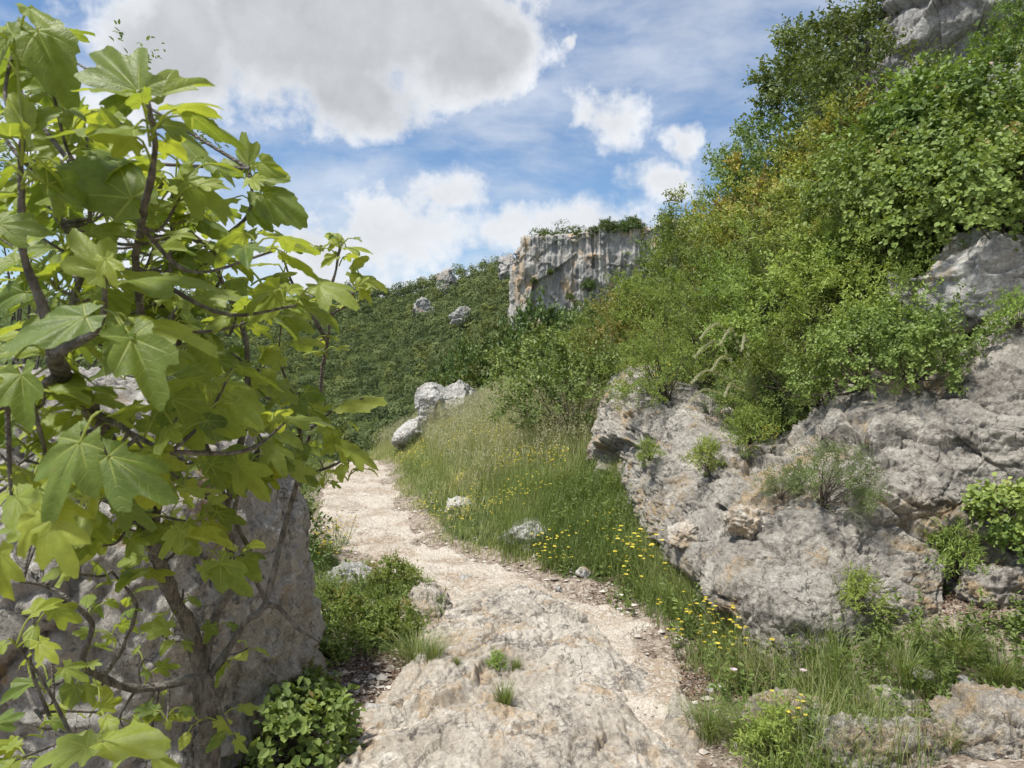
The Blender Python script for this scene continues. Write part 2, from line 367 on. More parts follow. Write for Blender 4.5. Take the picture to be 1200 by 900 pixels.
def boulder(name, label, cat, c, r, mat, seed, res=110, expo=2.6, rot=0., tilt=0., big=.16, mid=.04, group=None, fine=.012, bs=None, flat=None, taper=0., cuts=11):
    n = res; th = np.linspace(0, 2*np.pi, 2*n, endpoint=False); ph = np.linspace(-np.pi/2+.02, np.pi/2-.02, n)
    T, Ph = np.meshgrid(th, ph)
    D = np.stack([np.cos(Ph)*np.cos(T), np.cos(Ph)*np.sin(T), np.sin(Ph)], -1).reshape(-1, 3)
    k = (np.abs(D)**expo).sum(1)**(-1/expo); gc = np.random.default_rng(seed+900)
    for _ in range(cuts):
        m_ = unit(gc.normal(size=3)*[1, 1, .8]); dn = D@m_; k = np.where(dn > .05, np.minimum(k, gc.uniform(.70, .98)/np.maximum(dn, .05)), k)
    V = D*k[:, None]*np.asarray(r); Nn = unit(D/np.asarray(r))
    if taper: V[:, :2] *= (1-taper*(V[:, 2:3]/r[2]))
    cz, sz = math.cos(rot), math.sin(rot); ct, s_ = math.cos(tilt), math.sin(tilt)
    Rm = np.array([[cz, -sz, 0], [sz, cz, 0], [0, 0, 1]])@np.array([[ct, 0, s_], [0, 1, 0], [-s_, 0, ct]])
    V = V@Rm.T; Nn = Nn@Rm.T
    mn = min(r); b = bs or .75/mn
    W = rough(V+np.asarray(c), Nn, seed, big*mn*1.5, b, mid*mn*1.5, b*3, fine, 16/max(.35, mn)*.7, .04*mn, .25*mn, wf=.6/max(mn, .45))-np.asarray(c)
    f = [grid_faces(2*n, n, True)]; m = len(W)
    W = np.vstack([W, W[:2*n].mean(0), W[-2*n:].mean(0)])
    ring = np.arange(2*n)
    tri = np.concatenate([np.stack([np.roll(ring, -1), ring, np.full(2*n, m)], 1), np.stack([(n-1)*2*n+ring, (n-1)*2*n+np.roll(ring, -1), np.full(2*n, m+1)], 1)])
    return tag(link(name, mesh(name, W, f+[tri], mat), None, c), label, cat, group)

_pj = np.stack([600+F*Vr[:, 0]/Vr[:, 1], 450-F*(Vr[:, 2]-H)/Vr[:, 1]], 1)
def onrock(px, py):                     # the point of the outcrop's face along a line of sight
    d = np.hypot(_pj[:, 0]-px, _pj[:, 1]-py); k = np.nonzero(d < 9)[0]
    if not len(k): k = np.array([d.argmin()])
    return P(px, py, Vr[k, 1].min()+.02)
# big boulder behind the fig tree
boulder('boulder', 'huge brown grey boulder standing behind the fig tree trunk, left of the path', 'boulder', (-2.38, 3.72, .42), (1.32, .95, 1.2), M_boulder, 5, 230, 3.4, R(-9), 0, .075, .032, None, .024, .8, taper=.05, cuts=0)
# bedrock hump in the path
poly = np.array([P(px, py, 1423/(py-450))[:2] for px, py in [(350,1020),(392,890),(440,815),(482,762),(506,716),(540,692),(612,690),(682,718),(742,752),(792,796),(818,846),(846,900),(862,1020)]])
def inside_dist(x, y, pl):
    p = np.stack([x.ravel(), y.ravel()], 1); d = np.full(len(p), 9.); ins = np.zeros(len(p), bool)
    for a, b in zip(pl, np.roll(pl, -1, 0)):
        e = b-a; w = p-a; h = np.clip((w@e)/(e@e), 0, 1); d = np.minimum(d, np.linalg.norm(w-h[:, None]*e, axis=1))
        c = (a[1] > p[:, 1]) != (b[1] > p[:, 1]); xi = a[0]+(p[:, 1]-a[1])/(b[1]-a[1]+1e-12)*e[0]
        ins ^= c & (p[:, 0] < xi)
    return np.where(ins, d, -d).reshape(x.shape)
hx, hy = np.meshgrid(np.linspace(-1.3, 1.5, 430), np.linspace(2.2, 6.3, 520))
q = np.stack([hx.ravel(), hy.ravel(), 0*hx.ravel()], 1)
dist = inside_dist(hx, hy, poly)+.07*fbm(q*3, 4, 31).reshape(hx.shape)
hz = G(hx, hy)-.06+.085*sm(-.06, .6, dist)+.065*sm(-.03, .09, dist)
hz = hz+.05*np.exp(-((hx-.45)/.3)**2-((hy-4.1)/.6)**2)
qw = q+.25*np.stack([fbm(q*2.3, 3, 36), fbm(q*2.3, 3, 37), 0*q[:, 0]], 1)
for i_, (f_, d_, w_) in enumerate([((1.5, .55, 1), .05, .045), ((.8, 1.3, 1), .035, .04), ((2.9, 1.6, 1), .022, .05)]):
    hz = hz-d_*np.exp(-(vnoise(qw*np.array(f_), 140+i_).reshape(hx.shape)/w_)**2)*sm(-.2, .25, fbm(q*1.1, 2, 150+i_)).reshape(hx.shape)
hz = hz+.05*sm(-.05, .05, fbm(qw*np.array([1.4, .7, 1]), 2, 39).reshape(hx.shape))*sm(0, .1, dist)*sm(.25, -.25, hx)
hv = np.stack([hx, hy, hz], -1).reshape(-1, 3)
hv = rough(hv, np.array([[0, 0, 1.]]).repeat(len(hv), 0), 71, .070, .95, .030, 3.6, .010, 24, .022, .3, (1, .6, 1))
_hg = hv.reshape(520, 430, 3)[..., 2]
def onhump(c):                          # lifts a point of the land onto the hump where it covers it
    i, j = int(round((c[1]-2.2)/4.1*519)), int(round((c[0]+1.3)/2.8*429))
    return np.array([c[0], c[1], max(c[2], _hg[i, j])]) if 0 <= i < 520 and 0 <= j < 430 else np.asarray(c)
tag(link('bedrock_hump', mesh('bedrock_hump', hv, [grid_faces(430, 520)], M_slab)), 'broad cream bedrock hump swelling through the middle of the near path', 'rock')

def onray(px, py, Y): return P(px, py, Y)
boulder('boulder', 'pale grey boulder high on the slope above the right end of the outcrop', 'boulder', P(1150, 350, 6.0), (.66, .6, .5), M_pale, 11, 150, 2.8, R(15), R(10), .24, .09)
boulder('boulder', 'rounded white rock half hidden in shrubs in the middle of the right slope', 'boulder', P(938, 355, 8.6), (.42, .4, .36), M_pale, 12, 70, 2.4, 0, 0, .22, .04)
b = P(513, 474, 16.5)
boulder('boulder', 'pale boulder with an ochre patch, left one of the pair at the bank crest', 'boulder', P(505, 472, 16.5), (.40, .4, .44), M_pale, 14, 80, 3.4, 0, R(-8), .22, .04)
boulder('boulder', 'grey white domed boulder, right one of the pair at the bank crest', 'boulder', P(533, 474, 16.6), (.52, .45, .48), M_pale, 25, 80, 3., 0, R(24), .22, .04)
boulder('rock_slab', 'leaning pale rock slab below the boulder pair at the far path edge', 'rock', P(481, 507, 15.6), (.42, .5, .2), M_pale, 16, 60, 2.4, 0, R(-38), .22, .04)
boulder('rock', 'low grey rock in the grass of the bank, beside a red brown soil patch', 'rock', np.array([.16, 7.1, .13]), (.27, .26, .18), M_pale, 17, 80, 2.5, R(20), R(8), .2, .05)
boulder('rock', 'small flat mossy rock high in the bank grass left of the low grey rock', 'rock', hit(545, 590)+[0, 0, -.04], (.26, .22, .10), M_pale, 18, 60, 2.3, 0, 0, .2, .045)
boulder('rock', 'white pitted rock on the left verge behind the green bushes', 'rock', np.array([-1.27, 6.2, .0]), (.22, .27, .12), M_pale, 19, 60, 2.3, 0, 0, .2, .045)
boulder('rock', 'grey rock step at the top left of the bedrock hump', 'rock', np.array([-.60, 5.5, -.03]), (.2, .34, .15), M_slab, 20, 60, 2.4, 0, 0, .2, .045)
# low rocks at the foot of the outcrop, bottom right
boulder('rock', 'rounded grey rock at the bottom of the verge, left of the cream flat rock', 'rock', P(930, 858, 3.4)+[0, 0, -.02], (.20, .2, .17), M_wall, 41, 80, 2.4, 0, 0, .2, .045)
boulder('rock', 'cream flat topped rock with an ochre top near the bottom right corner', 'rock', P(1042, 848, 3.5)+[0, 0, .0], (.25, .19, .15), M_slab, 42, 80, 3., R(12), R(7), .2, .045)
boulder('rock', 'broad grey rock along the bottom edge below the cream flat rock', 'rock', P(1040, 900, 3.1)+[0, 0, .03], (.40, .17, .15), M_wall, 43, 90, 2.8, R(-5), 0, .2, .045)
boulder('rock', 'long grey rock in the bottom right corner under the pink flowers', 'rock', P(1185, 872, 3.15)+[0, 0, .02], (.33, .2, .17), M_wall, 44, 90, 2.8, R(6), 0, .2, .045)
boulder('rock', 'squarish cracked grey block on the ledge right of the bright green tuft', 'rock', onrock(1172, 692), (.24, .16, .17), M_wall, 45, 90, 4., R(10), 0, .14, .1)
boulder('rock', 'small cream block wedged between the upper slab and the lower grey face', 'rock', onrock(872, 612), (.13, .12, .09), M_slab, 46, 60, 3., 0, R(12), .2, .045)
boulder('rock', 'second small cream block under the overhang, left of the wedged one', 'rock', onrock(800, 628), (.11, .1, .08), M_slab, 47, 60, 3., 0, R(-10), .2, .045)
# loose stones one can tell apart
for px, py, r, lab in [(684, 673, .055, 'white stone lying in the grass edge right of the path'), (545, 682, .05, 'grey flat stone half sunk in the path gravel'), (630, 690, .035, 'small cream stone on the path near the grass edge'),
                       (655, 692, .028, 'tiny white stone at the right path edge'), (838, 812, .045, 'pale stone on the brown soil beside the hump'), (610, 690, .03, 'little grey stone on the path left of the small cream one'),
                       (1128, 806, .045, 'cream stone on the dirt ledge among grass'), (1080, 796, .05, 'flat pale stone on the dirt ledge above the cream rock'), (470, 668, .05, 'pale stone on the path bend beside the bushes'),
                       (440, 836, .05, 'white stone on the brown litter left of the hump'), (405, 870, .045, 'cream stone by the round leaved bush at the bottom')]:
    c = hit(px, py); boulder('stone', lab, 'stone', c+[0, 0, r*.25], (r*1.15, r, r*.65), M_pale, int(px), 22, 2.6, px, .2, .25, .1, 'loose stones', .003)

# crag at the top right of the slope, hill crags, cliff
cb = hit(1118, 108); cb2 = hit(1158, 130)
boulder('crag', 'grey crag jutting from the top of the right slope above the shrubs', 'crag', cb+[.55, 1.0, .45], (.85, .9, 1.9), M_crag, 51, 190, 3., R(20), R(8), .30, .12, None, .02)
boulder('rock', 'pale rock shoulder under the right side of the grey crag', 'crag', cb2+[0, .2, .1], (.42, .5, .36), M_pale, 52, 80, 2.6, 0, 0, .24, .05)
for px, py, Y, r, lab in [(525, 337, 395, (5, 6, 8), 'small pale rock tower on the distant ridge left of the cliff'), (596, 318, 330, (4, 6, 7), 'grey crag on the wooded ridge touching the left of the cliff'),
                          (497, 367, 380, (6, 9, 5), 'bare pale rock patch among trees below the distant ridge'), (540, 380, 340, (4, 6, 4), 'little grey outcrop amid the distant woods')]:
    c = P(px, py, Y); c[2] = max(c[2], G(c[:1], c[1:2])[0]+4)
    if py > 350: c = hit(px, py+5, 120, 600)+[0, 0, 3.5]
    boulder('crag', lab, 'crag', c, r, M_far, int(px), 70, 3., 0, 0, .3, .06, None, .25)

def cliff_mat():
    t = NT('cliff_limestone'); co = t.n('NewGeometry').outputs['Position']
    s1 = t.noise(t.vmul(co, (1, 1, .10)), .42, 6, .62, .5); s2 = t.noise(t.vmul(co, (1, 1, .06)), .95, 5, .6, .3); b = t.noise(co, .35, 7, .65)
    col = t.mix(t.step(s1, .34, .64), (.215, .21, .20), (.45, .435, .40))
    col = t.mix(t.math('MULTIPLY', t.step(s2, .54, .66), .75), col, (.19, .195, .2))
    och = t.math('MULTIPLY', t.step(t.noise(t.vmul(t.vadd(co, (13, 0, 5)), (1, 1, .35)), .16, 4, .6), .50, .60), t.step(s2, .34, .52))
    col = t.mix(t.math('MULTIPLY', och, .85), col, (.52, .37, .22))
    col = t.mix(t.math('MULTIPLY', t.step(b, .60, .72), .6), col, (.10, .105, .10))
    return t.done(t.bsdf(col, .95, t.bump(t.math('ADD', s1, b), .7, .8), .1))
def cliff_line(px, edge=False):         # brow and foot heights of the cliff, in metres at its distance
    top = np.interp(px, [560, 606, 614, 640, 660, 700, 750, 800, 1100], [330, 300, 280, 279, 276, 271, 268, 258, 250])
    return H-(top-450)/F*250
nu, nv = 420, 150
pxs = np.concatenate([np.full(60, 606.), np.linspace(606, 900, nu-60)])
back = np.concatenate([np.linspace(34, 0, 60), np.zeros(nu-60)])
V = []
for j in range(nv):
    f = j/(nv-1)
    Yc = 247+back+.012*(pxs-606)*sm(606, 700, pxs)
    x = (pxs-600)/F*247-.6*back*.12
    zt = cliff_line(pxs)+.03*back; zb = 8.
    if f < .86: z = zb+(zt-zb)*(f/.86); off = 1.2*(f/.86)**2
    else:
        g = (f-.86)/.14; z = zt+.6*np.sin(g*1.6); off = 1.2+g*22
    V.append(np.stack([x+(off*.6*(back > 0)), Yc+off, z+0*x], 1))
V = np.stack(V, 0); Nc = normals_grid(V); Nc = np.where(Nc[..., 1:2] > 0, -Nc, Nc); v2 = V.reshape(-1, 3)
fl = fbm(v2*np.array([.30, .30, .018]), 3, 91)+.5*ridged(v2*np.array([.75, .75, .045]), 3, 95); o1, g1 = facets(v2*np.array([.09, .09, .07])+.4*fbm(v2*.06, 3, 9)[:, None], 92); o2, _ = facets(v2*.3, 93)
ov = np.sin(v2[:, 2]*.35+2*fbm(v2*.05, 2, 94))
v2 = v2+Nc.reshape(-1, 3)*(1.25*fl*(.25+.75*sm(-.35, .25, fbm(v2*np.array([.05, .05, .06]), 2, 99)))+1.9*o1+.95*o2+.6*ov+.45*fbm(v2*np.array([.8, .8, .35]), 3, 97))[:, None]
tag(link('cliff', mesh('cliff', v2, [grid_faces(nu, nv)], cliff_mat())), 'tall grey fluted limestone cliff with dark streaks standing above the wooded hill', 'cliff')
# ------------------------------------------------------------------ plants: geometry
rng = np.random.default_rng(11)
def leaves(p, d, n, L, W, rnd, tone, fold=.18, wide=(.85, .8), at=(.28, .68), droop=.12):
    d = unit(d); s = unit(np.cross(d, n)); n = np.cross(s, d); L = np.broadcast_to(L, len(p))[:, None]; W = np.broadcast_to(W, len(p))[:, None]*.5
    tip = p+d*L-n*L*droop; up = n*W*fold*2
    V = np.stack([p, p+d*L*at[0]+s*W*wide[0]+up, p+d*L*at[1]+s*W*wide[1]+up-n*L*droop*.4, tip, p+d*L*at[1]-s*W*wide[1]+up-n*L*droop*.4, p+d*L*at[0]-s*W*wide[0]+up], 1).reshape(-1, 3)
    k = np.arange(len(p))[:, None]*6
    Q = np.concatenate([k+[0, 1, 2, 3], k+[0, 3, 4, 5]])
    return V, Q, np.repeat(rnd, 6), np.repeat(tone, 6)
def rdir(n, r=rng): return unit(r.normal(size=(n, 3)))

LEAF = {'round': ((.95, .95), (.30, .72)), 'oval': ((.85, .78), (.3, .68)), 'lance': ((.9, .6), (.25, .6)), 'lobed': ((.55, .95), (.3, .72))}
def shrub_parts(name, seed, h, r, nc, nl, L, W, cr, kind, mat, stem_mat, flat=.5, stem_r=.012, up=.6, low=.0, every=26, crown_from=.0):
    """stems forking from the base to clumps of leaves; returns (stems, foliage) meshes, base at the origin"""
    g = np.random.default_rng(seed)
    th = g.uniform(0, 2*np.pi, nc); ph = np.arcsin(g.uniform(low, 1, nc)); rr = g.uniform(.45, 1, nc)**.6*(1+.22*g.normal(size=nc)*.7)
    c = np.stack([np.cos(th)*np.cos(ph)*r*rr, np.sin(th)*np.cos(ph)*r*rr, h*(crown_from+(1-crown_from)*(.12+.88*np.sin(ph)*rr))], 1)
    mb = MB()
    for i in range(0, nc, max(1, nc//every)):
        a = np.array([g.normal()*.06*r, g.normal()*.06*r, 0]); m = a*.4+c[i]*[.45, .45, .55]+g.normal(size=3)*.07*r
        tube(mb, catmull([a, m, c[i]*[1, 1, 1]+[0, 0, .02]], 8), [stem_r, stem_r*.65, stem_r*.25], 5)
    stems = mb.mesh(name+'_stems', stem_mat)
    ci = np.repeat(np.arange(nc), nl); n = len(ci)
    csz = cr*g.uniform(.6, 1.45, nc); oc = unit(c-np.array([0, 0, h*.25]))
    ns = 7; sd = unit(oc[:, None]*.8+[0, 0, .35]+g.normal(size=(nc, ns, 3))*.75)      # sprigs of each clump
    k = g.integers(0, ns, n); tt = g.uniform(.05, 1, n)**.75
    p = c[ci]+sd[ci, k]*(csz[ci]*1.55*tt)[:, None]+g.normal(size=(n, 3))*(cr*.11); p[:, 2] = np.abs(p[:, 2])
    out = unit(p-np.array([0, 0, h*.35])); d = unit(sd[ci, k]*.7+rdir(n, g)*.9); nn = unit(unit(p-c[ci])*1.0+out*.4+np.array([0, 0, up])+rdir(n, g)*flat*.8)
    tn = g.uniform(0, 1, nc); sz = g.uniform(.65, 1.2, n)
    V, Q, a, b = leaves(p, d, nn, L*sz, W*sz, np.clip(.5*tn[ci]+.5*g.uniform(0, 1, n), 0, 1), np.clip(tn[ci]*.75+.25*(p[:, 2]/max(h, .1)), 0, 1), .18, *LEAF[kind])
    return stems, mesh(name+'_leaves', V, [Q], mat, {'rnd': a, 'tone': b}, False)

def blades(p, h, lean, w, curve, rnd, tone, segs=(0, .4, .75, 1.)):
    n = len(p); s = unit(np.stack([-lean[:, 1], lean[:, 0], 0*lean[:, 0]], 1)+1e-6); L = np.concatenate([lean, np.zeros((n, 1))], 1) if lean.shape[1] == 2 else lean
    row = []
    for i, f in enumerate(segs):
        c = p+np.array([0, 0, 1.])*(h*(f-.28*np.minimum(curve, 1.6)*f**2.4))[:, None]+L*(h*curve*f**2*.55+h*.18*f)[:, None]
        ww = (w*(1-f)**.6*.5)[:, None]
        row.append((c-s*ww, c+s*ww) if i < len(segs)-1 else (c,))
    V = np.stack([q for r in row for q in r], 1); m = V.shape[1]; k = np.arange(n)[:, None]*m
    Q = np.concatenate([k+[2*i, 2*i+1, 2*i+3, 2*i+2] for i in range(len(segs)-2)]); j = 2*(len(segs)-2)
    T = k+[j, j+1, j+2]
    return V.reshape(-1, 3), Q, T, np.repeat(rnd, m), np.repeat(tone, m)
def grass_mesh(name, pts, hfun, mat, wid=.005, curve=.7, seed=0, bunch=.0):
    g = np.random.default_rng(seed); n = len(pts)
    a = g.uniform(0, 2*np.pi, n); lean = np.stack([np.cos(a), np.sin(a)], 1)*g.uniform(.2, 1, n)[:, None]
    h = hfun*g.uniform(.55, 1.15, n); cl = fbm(pts*[1.6, 1.6, 0], 3, seed+3)*.5+.5
    V, Q, T, r_, t_ = blades(pts, h, lean, wid*g.uniform(.6, 1.3, n), curve*g.uniform(.3, 1.5, n), np.clip(g.uniform(0, 1, n)*.6+cl*.4, 0, 1), np.clip(cl*.6+g.uniform(0, .5, n), 0, 1))
    return mesh(name, V, [Q, T], mat, {'rnd': r_, 'tone': t_}, False)

M_round = leaf_mat('round_leaf', (0.104, 0.184, 0.034), (0.293, 0.419, 0.086), (.30, .19, .08), (1.03, 1.08), .30, vary=.2)
M_fine = leaf_mat('feathery_leaf', (0.135, 0.220, 0.037), (0.336, 0.448, 0.091), (.22, .24, .04), (.92, 1.05), .34, vary=.2)
M_oak = leaf_mat('oak_leaf', (0.094, 0.161, 0.040), (0.236, 0.331, 0.077), None, (.6, .8), .28, vary=.2)
M_yellow = leaf_mat('yellowing_leaf', (0.152, 0.216, 0.037), (0.386, 0.414, 0.074), (.34, .29, .06), (.55, .95), .32, vary=.2)
M_dark = leaf_mat('dark_leaf', (0.083, 0.140, 0.034), (0.233, 0.330, 0.073), None, (.6, .8), .24, vary=.2)
M_red = leaf_mat('red_tip_leaf', (.12, .19, .03), (.27, .35, .065), (.34, .28, .08), (.86, 1.06), .36)
M_thyme = leaf_mat('cushion_leaf', (0.086, 0.133, 0.040), (0.218, 0.288, 0.094), None, (.6, .8), .25)
M_grass = leaf_mat('grass_blade', (0.093, 0.151, 0.028), (0.255, 0.336, 0.079), (.36, .34, .16), (.72, 1.02), .35, vary=0)
M_tall = leaf_mat('tall_grass_blade', (0.181, 0.241, 0.068), (0.460, 0.482, 0.191), (.52, .48, .26), (.78, 1.0), .38, vary=0)
M_dry = leaf_mat('dry_grass_blade', (.25, .235, .115), (.56, .54, .34), None, (.6, .8), .25, vary=0)
M_oakt = leaf_mat('oak_tree_leaf', (.075, .12, .032), (.20, .26, .07), None, (.6, .8), .28)
M_wood = bark_mat('twig_bark', (.17, .14, .11), (.06, .05, .04), 1.5)
M_bark = bark_mat('grey_bark')
M_tree = leaf_mat('far_tree_leaf', (0.073, 0.131, 0.035), (0.199, 0.283, 0.065), (.13, .15, .03), (.75, 1.), .2, vary=.12)
M_treefar = leaf_mat('distant_wood_leaf', (.046, .076, .030), (.175, .215, .072), (.16, .18, .04), (.8, 1.), .15, rough=1., vary=0)  # slight distance haze is put into these colours, a little paler and bluer

# ------------------------------------------------------------------ distant woods on the hills
def woods():
    g = np.random.default_rng(3)
    x = g.uniform(-340, 130, 17000); y = g.uniform(120, 500, 17000)
    x = np.concatenate([x, g.uniform(-20, 3, 500)]); y = np.concatenate([y, g.uniform(215, 285, 500)])
    keep = (np.abs((x/y)+.2) < .44) & ~((x > 3) & (y > 236) & (y < 262)); x, y = x[keep], y[keep]
    sp = {}; sel = []                   # crowns keep about their own width apart
    for i in range(len(x)):
        c = (int(x[i]//5.3), int(y[i]//5.3))
        if not any(math.hypot(x[i]-x[q], y[i]-y[q]) < 4.7 for a in (-1, 0, 1) for b in (-1, 0, 1) for q in sp.get((c[0]+a, c[1]+b), ())): sp.setdefault(c, []).append(i); sel.append(i)
    x, y = x[sel], y[sel]; z = G(x, y); keep = (z+9-H)/y > -.12; x, y, z = x[keep], y[keep], z[keep]
    n = len(x); hh = g.uniform(4.5, 10., n); m = np.clip((330*230/y).astype(int), 160, 480); ti = np.repeat(np.arange(n), m); k = len(ti); print('wood trees', n, k)
    D = rdir(k, g); D[:, 2] = np.abs(D[:, 2])*1.25-.3; rad = g.uniform(.82, 1.04, k)
    lump = 1+.24*np.sin(D[:, 0]*5+ti*1.7)*np.sin(D[:, 1]*5+ti*.9)+.16*np.sin(D[:, 2]*7+ti*2.3)
    c = np.stack([x, y, z+hh*.48], 1)[ti]; r = hh[ti][:, None]*np.array([.44, .44, .52])
    p = c+D*r*(rad*lump)[:, None]
    nn = unit(unit(D)+.14*rdir(k, g)); a = unit(np.cross(nn, rdir(k, g))); b = np.cross(nn, a); s = (g.uniform(.13, .30, k)*(.55+y[ti]/430*.75))[:, None]
    V = np.stack([p-a*s-b*s*.6, p+a*s*.8-b*s, p+a*s+b*s*.7, p-a*s*.6+b*s], 1).reshape(-1, 3)
    tone = g.uniform(0, 1, n)[ti]; rn = np.clip(.75*g.uniform(0, 1, n)[ti]+.25*g.uniform(0, 1, k), 0, 1)
    me = mesh('woods', V, [np.arange(4*k).reshape(-1, 4)], M_treefar, {'rnd': np.repeat(rn, 4), 'tone': np.repeat(tone, 4)}, False)
    tag(link('distant_woods', me), 'dense green wood covering the distant hillside below the ridge', 'woods', None, 'stuff')
woods()

# ------------------------------------------------------------------ shrub and tree models, then every plant placed by hand
PROTO = {}
def proto(key, name, cat, group, parts):
    PROTO[key] = (name, cat, group, parts, [0])
def plant(key, loc, sc, label, rz=None, tilt=(0, 0), name=None, cat=None, group=None):
    nm, ct, gp, parts, cnt = PROTO[key]
    root = thing(name or nm, label, cat or ct, loc, group or gp)
    for pn, me in parts: link(pn, me, root)
    cnt[0] += 1
    root.scale = sc if hasattr(sc, '__len__') else (sc, sc, sc)
    root.rotation_euler = (tilt[0], tilt[1], rz if rz is not None else rng.uniform(0, 6.28))
    return root
def SP(*a, **k): s, f = shrub_parts(*a, **k); return [('stems', s), ('foliage', f)]
GS = 'shrubs covering the right slope'
for i in range(3):
    proto(f'round{i}', 'round_leaf_shrub', 'shrub', GS, SP(f'round{i}', 100+i, 1.05, .85, 66, 125, .041, .035, .18, 'round', M_round, M_wood, up=.9))
    proto(f'fine{i}', 'feathery_shrub', 'shrub', GS, SP(f'fine{i}', 110+i, 1.25, .85, 60, 170, .044, .020, .19, 'lance', M_fine, M_wood, flat=.9))
    proto(f'yellow{i}', 'yellow_tipped_shrub', 'shrub', GS, SP(f'yellow{i}', 120+i, 1.4, .9, 62, 130, .048, .028, .19, 'oval', M_yellow, M_wood, flat=.8))
    proto(f'dark{i}', 'dark_shrub', 'shrub', GS, SP(f'dark{i}', 130+i, 1.4, .85, 58, 125, .050, .031, .20, 'oval', M_dark, M_wood, flat=.8))
    proto(f'mid{i}', 'green_shrub', 'shrub', GS, SP(f'mid{i}', 140+i, 1.4, .9, 58, 125, .052, .032, .19, 'oval', M_oak, M_wood, flat=.8))
for i in range(2):
    proto(f'oak{i}', 'oak_tree', 'tree', 'oaks on the right slope', [(a.replace('stems', 'trunk').replace('foliage', 'crown'), m) for a, m in SP(f'oak{i}', 150+i, 3.2, 1.45, 84, 95, .115, .075, .36, 'lobed', M_oakt, M_bark, flat=.9, stem_r=.045, low=-.1, crown_from=.28)])
    proto(f'tree{i}', 'broadleaf_tree', 'tree', 'trees below the cliff', [(a.replace('stems', 'trunk').replace('foliage', 'crown'), m) for a, m in SP(f'tree{i}', 160+i, 7, 3.4, 100, 95, .34, .22, .80, 'lobed', M_tree, M_bark, flat=.9, stem_r=.13, low=-.1, crown_from=.22)])
# px, py of the foot seen in the photo; size; kind; what singles it out
W_ = [
 # skyline and upper slope
 (968,178,.78,'oak0','large dark oak at the top of the right slope below the grey crag',None),(1030,150,.62,'oak1','oak with reddish dead branch leaning against the grey crag',None),(905,205,.55,'oak1','oak forming the left shoulder of the oak clump on the skyline',None),
 (833,215,.42,'oak0','small round oak standing alone on the skyline left of the oak clump',None),
 (1092,122,.42,'mid0','olive bushy shrub at the foot of the pale crag shoulder',None),(1192,170,.62,'round0','tall round leaved bush at the right edge level with the crag foot',None),(1204,50,.5,'round1','round leaved bush at the top right edge beside the grey crag',None),
 (1010,215,1.1,'mid1','green shrub at the foot of the large dark oak',None),(950,235,1.1,'mid2','green shrub below the left side of the oak clump',None),(890,240,1.2,'dark0','dark shrub under the oaks left shoulder',None),
 (850,255,1.2,'mid0','grey green shrub just below the small round oak',None),(795,268,1.35,'dark1','dark shrub on the skyline left of the small round oak',None),(768,300,1.35,'mid1','pointed green shrub on the lower skyline',None),(748,340,1.3,'yellow1','yellow green shrub where the slope meets the cliff',None),(735,375,1.2,'fine0','feathery shrub rising over the pale bare trunk',None),
 # middle
 (1040,225,0.99,'yellow0','orange tipped shrub between the oaks and the round leaved bushes',None),(985,262,0.86,'yellow1','yellow tipped shrub left of the orange tipped one',None),(905,285,0.95,'mid2','green shrub mid slope under the dark shrub',None),(838,300,1.03,'yellow2','yellow green shrub mid slope with pale bunched tips',None),
 (930,315,0.99,'yellow0','yellow tipped shrub above the half hidden white rock',None),(875,335,0.95,'yellow2','yellow green shrub left of the half hidden white rock',None),(800,345,1.03,'mid0','broad green shrub in the middle left of the slope',None),(778,395,1.03,'fine1','tall feathery green shrub on the left of the slope',None),(835,385,0.99,'fine2','feathery green shrub behind the dry plume grass',None),
 (1105,238,1.1,'round2','round leaved bush with a rusty seed head',None),(1155,232,1.15,'round0','round leaved bush right of the rusty headed one',None),(1070,285,1.0,'round1','round leaved bush left above the pale grey boulder',None),(1120,285,.95,'round2','round leaved bush overhanging the pale grey boulder',None),(1180,285,1.0,'round1','round leaved bush above the right end of the pale boulder',None),
 (990,335,0.95,'fine0','feathery shrub mid slope beneath the yellow tipped shrubs',None),(1040,345,0.86,'fine1','feathery shrub touching the left of the pale grey boulder',None),
 (900,405,0.86,'fine2','feathery shrub in front of the half hidden white rock',None),(955,400,0.86,'fine0','bright feathery shrub at the lip of the outcrop',None),(1010,400,0.77,'fine1','feathery shrub above the hanging round leaved bush',None),
 # lip of the outcrop
 (1062,428,.52,'round0','round leaved bush hanging over the outcrop face below the boulder',(.5,0)),(1015,432,.5,'round2','smaller round leaved bush at the outcrop lip left of the hanging one',(.4,0)),
 (955,455,.62,'fine2','thin feathery shrub drooping over the outcrop edge',(.3,0)),(912,478,.55,'fine1','feathery shrub with dry stems right of the plume grass',(.5,0)),(780,448,.55,'fine0','feathery shrub on top of the left end of the outcrop',(.3,0)),(830,440,.8,'fine2','feathery shrub behind the yellow flowers on the outcrop',None),
 (738,440,.9,'yellow1','yellow green shrub at the left lip of the outcrop',None),
 (716,425,.9,'mid1','green shrub below the pale bare trunk',None),
 # left end, above the grass bank
 (672,512,1.05,'dark2','dark green shrub filling the corner left of the outcrop',None),(690,470,.85,'dark0','dark shrub tucked behind the outcrop corner',None),(655,470,.8,'mid0','green shrub at the top of the grass bank',None),(700,430,1.0,'mid2','green shrub above the outcrop corner',None),(640,455,.85,'fine1','feathery shrub at the top of the bank left of the dark ones',None),(668,440,1.1,'mid1','taller green shrub behind the top of the bank',None)]
for px, py, s, k, lab, tl in W_:
    loc = hit(px, py)
    if tl: loc = onrock(px, py+10)
    plant(k, loc-[0, 0, .08], (s, s, s*rng.uniform(.9, 1.1)), lab, tilt=tl if tl else (rng.normal()*.05, -.18+rng.normal()*.05))
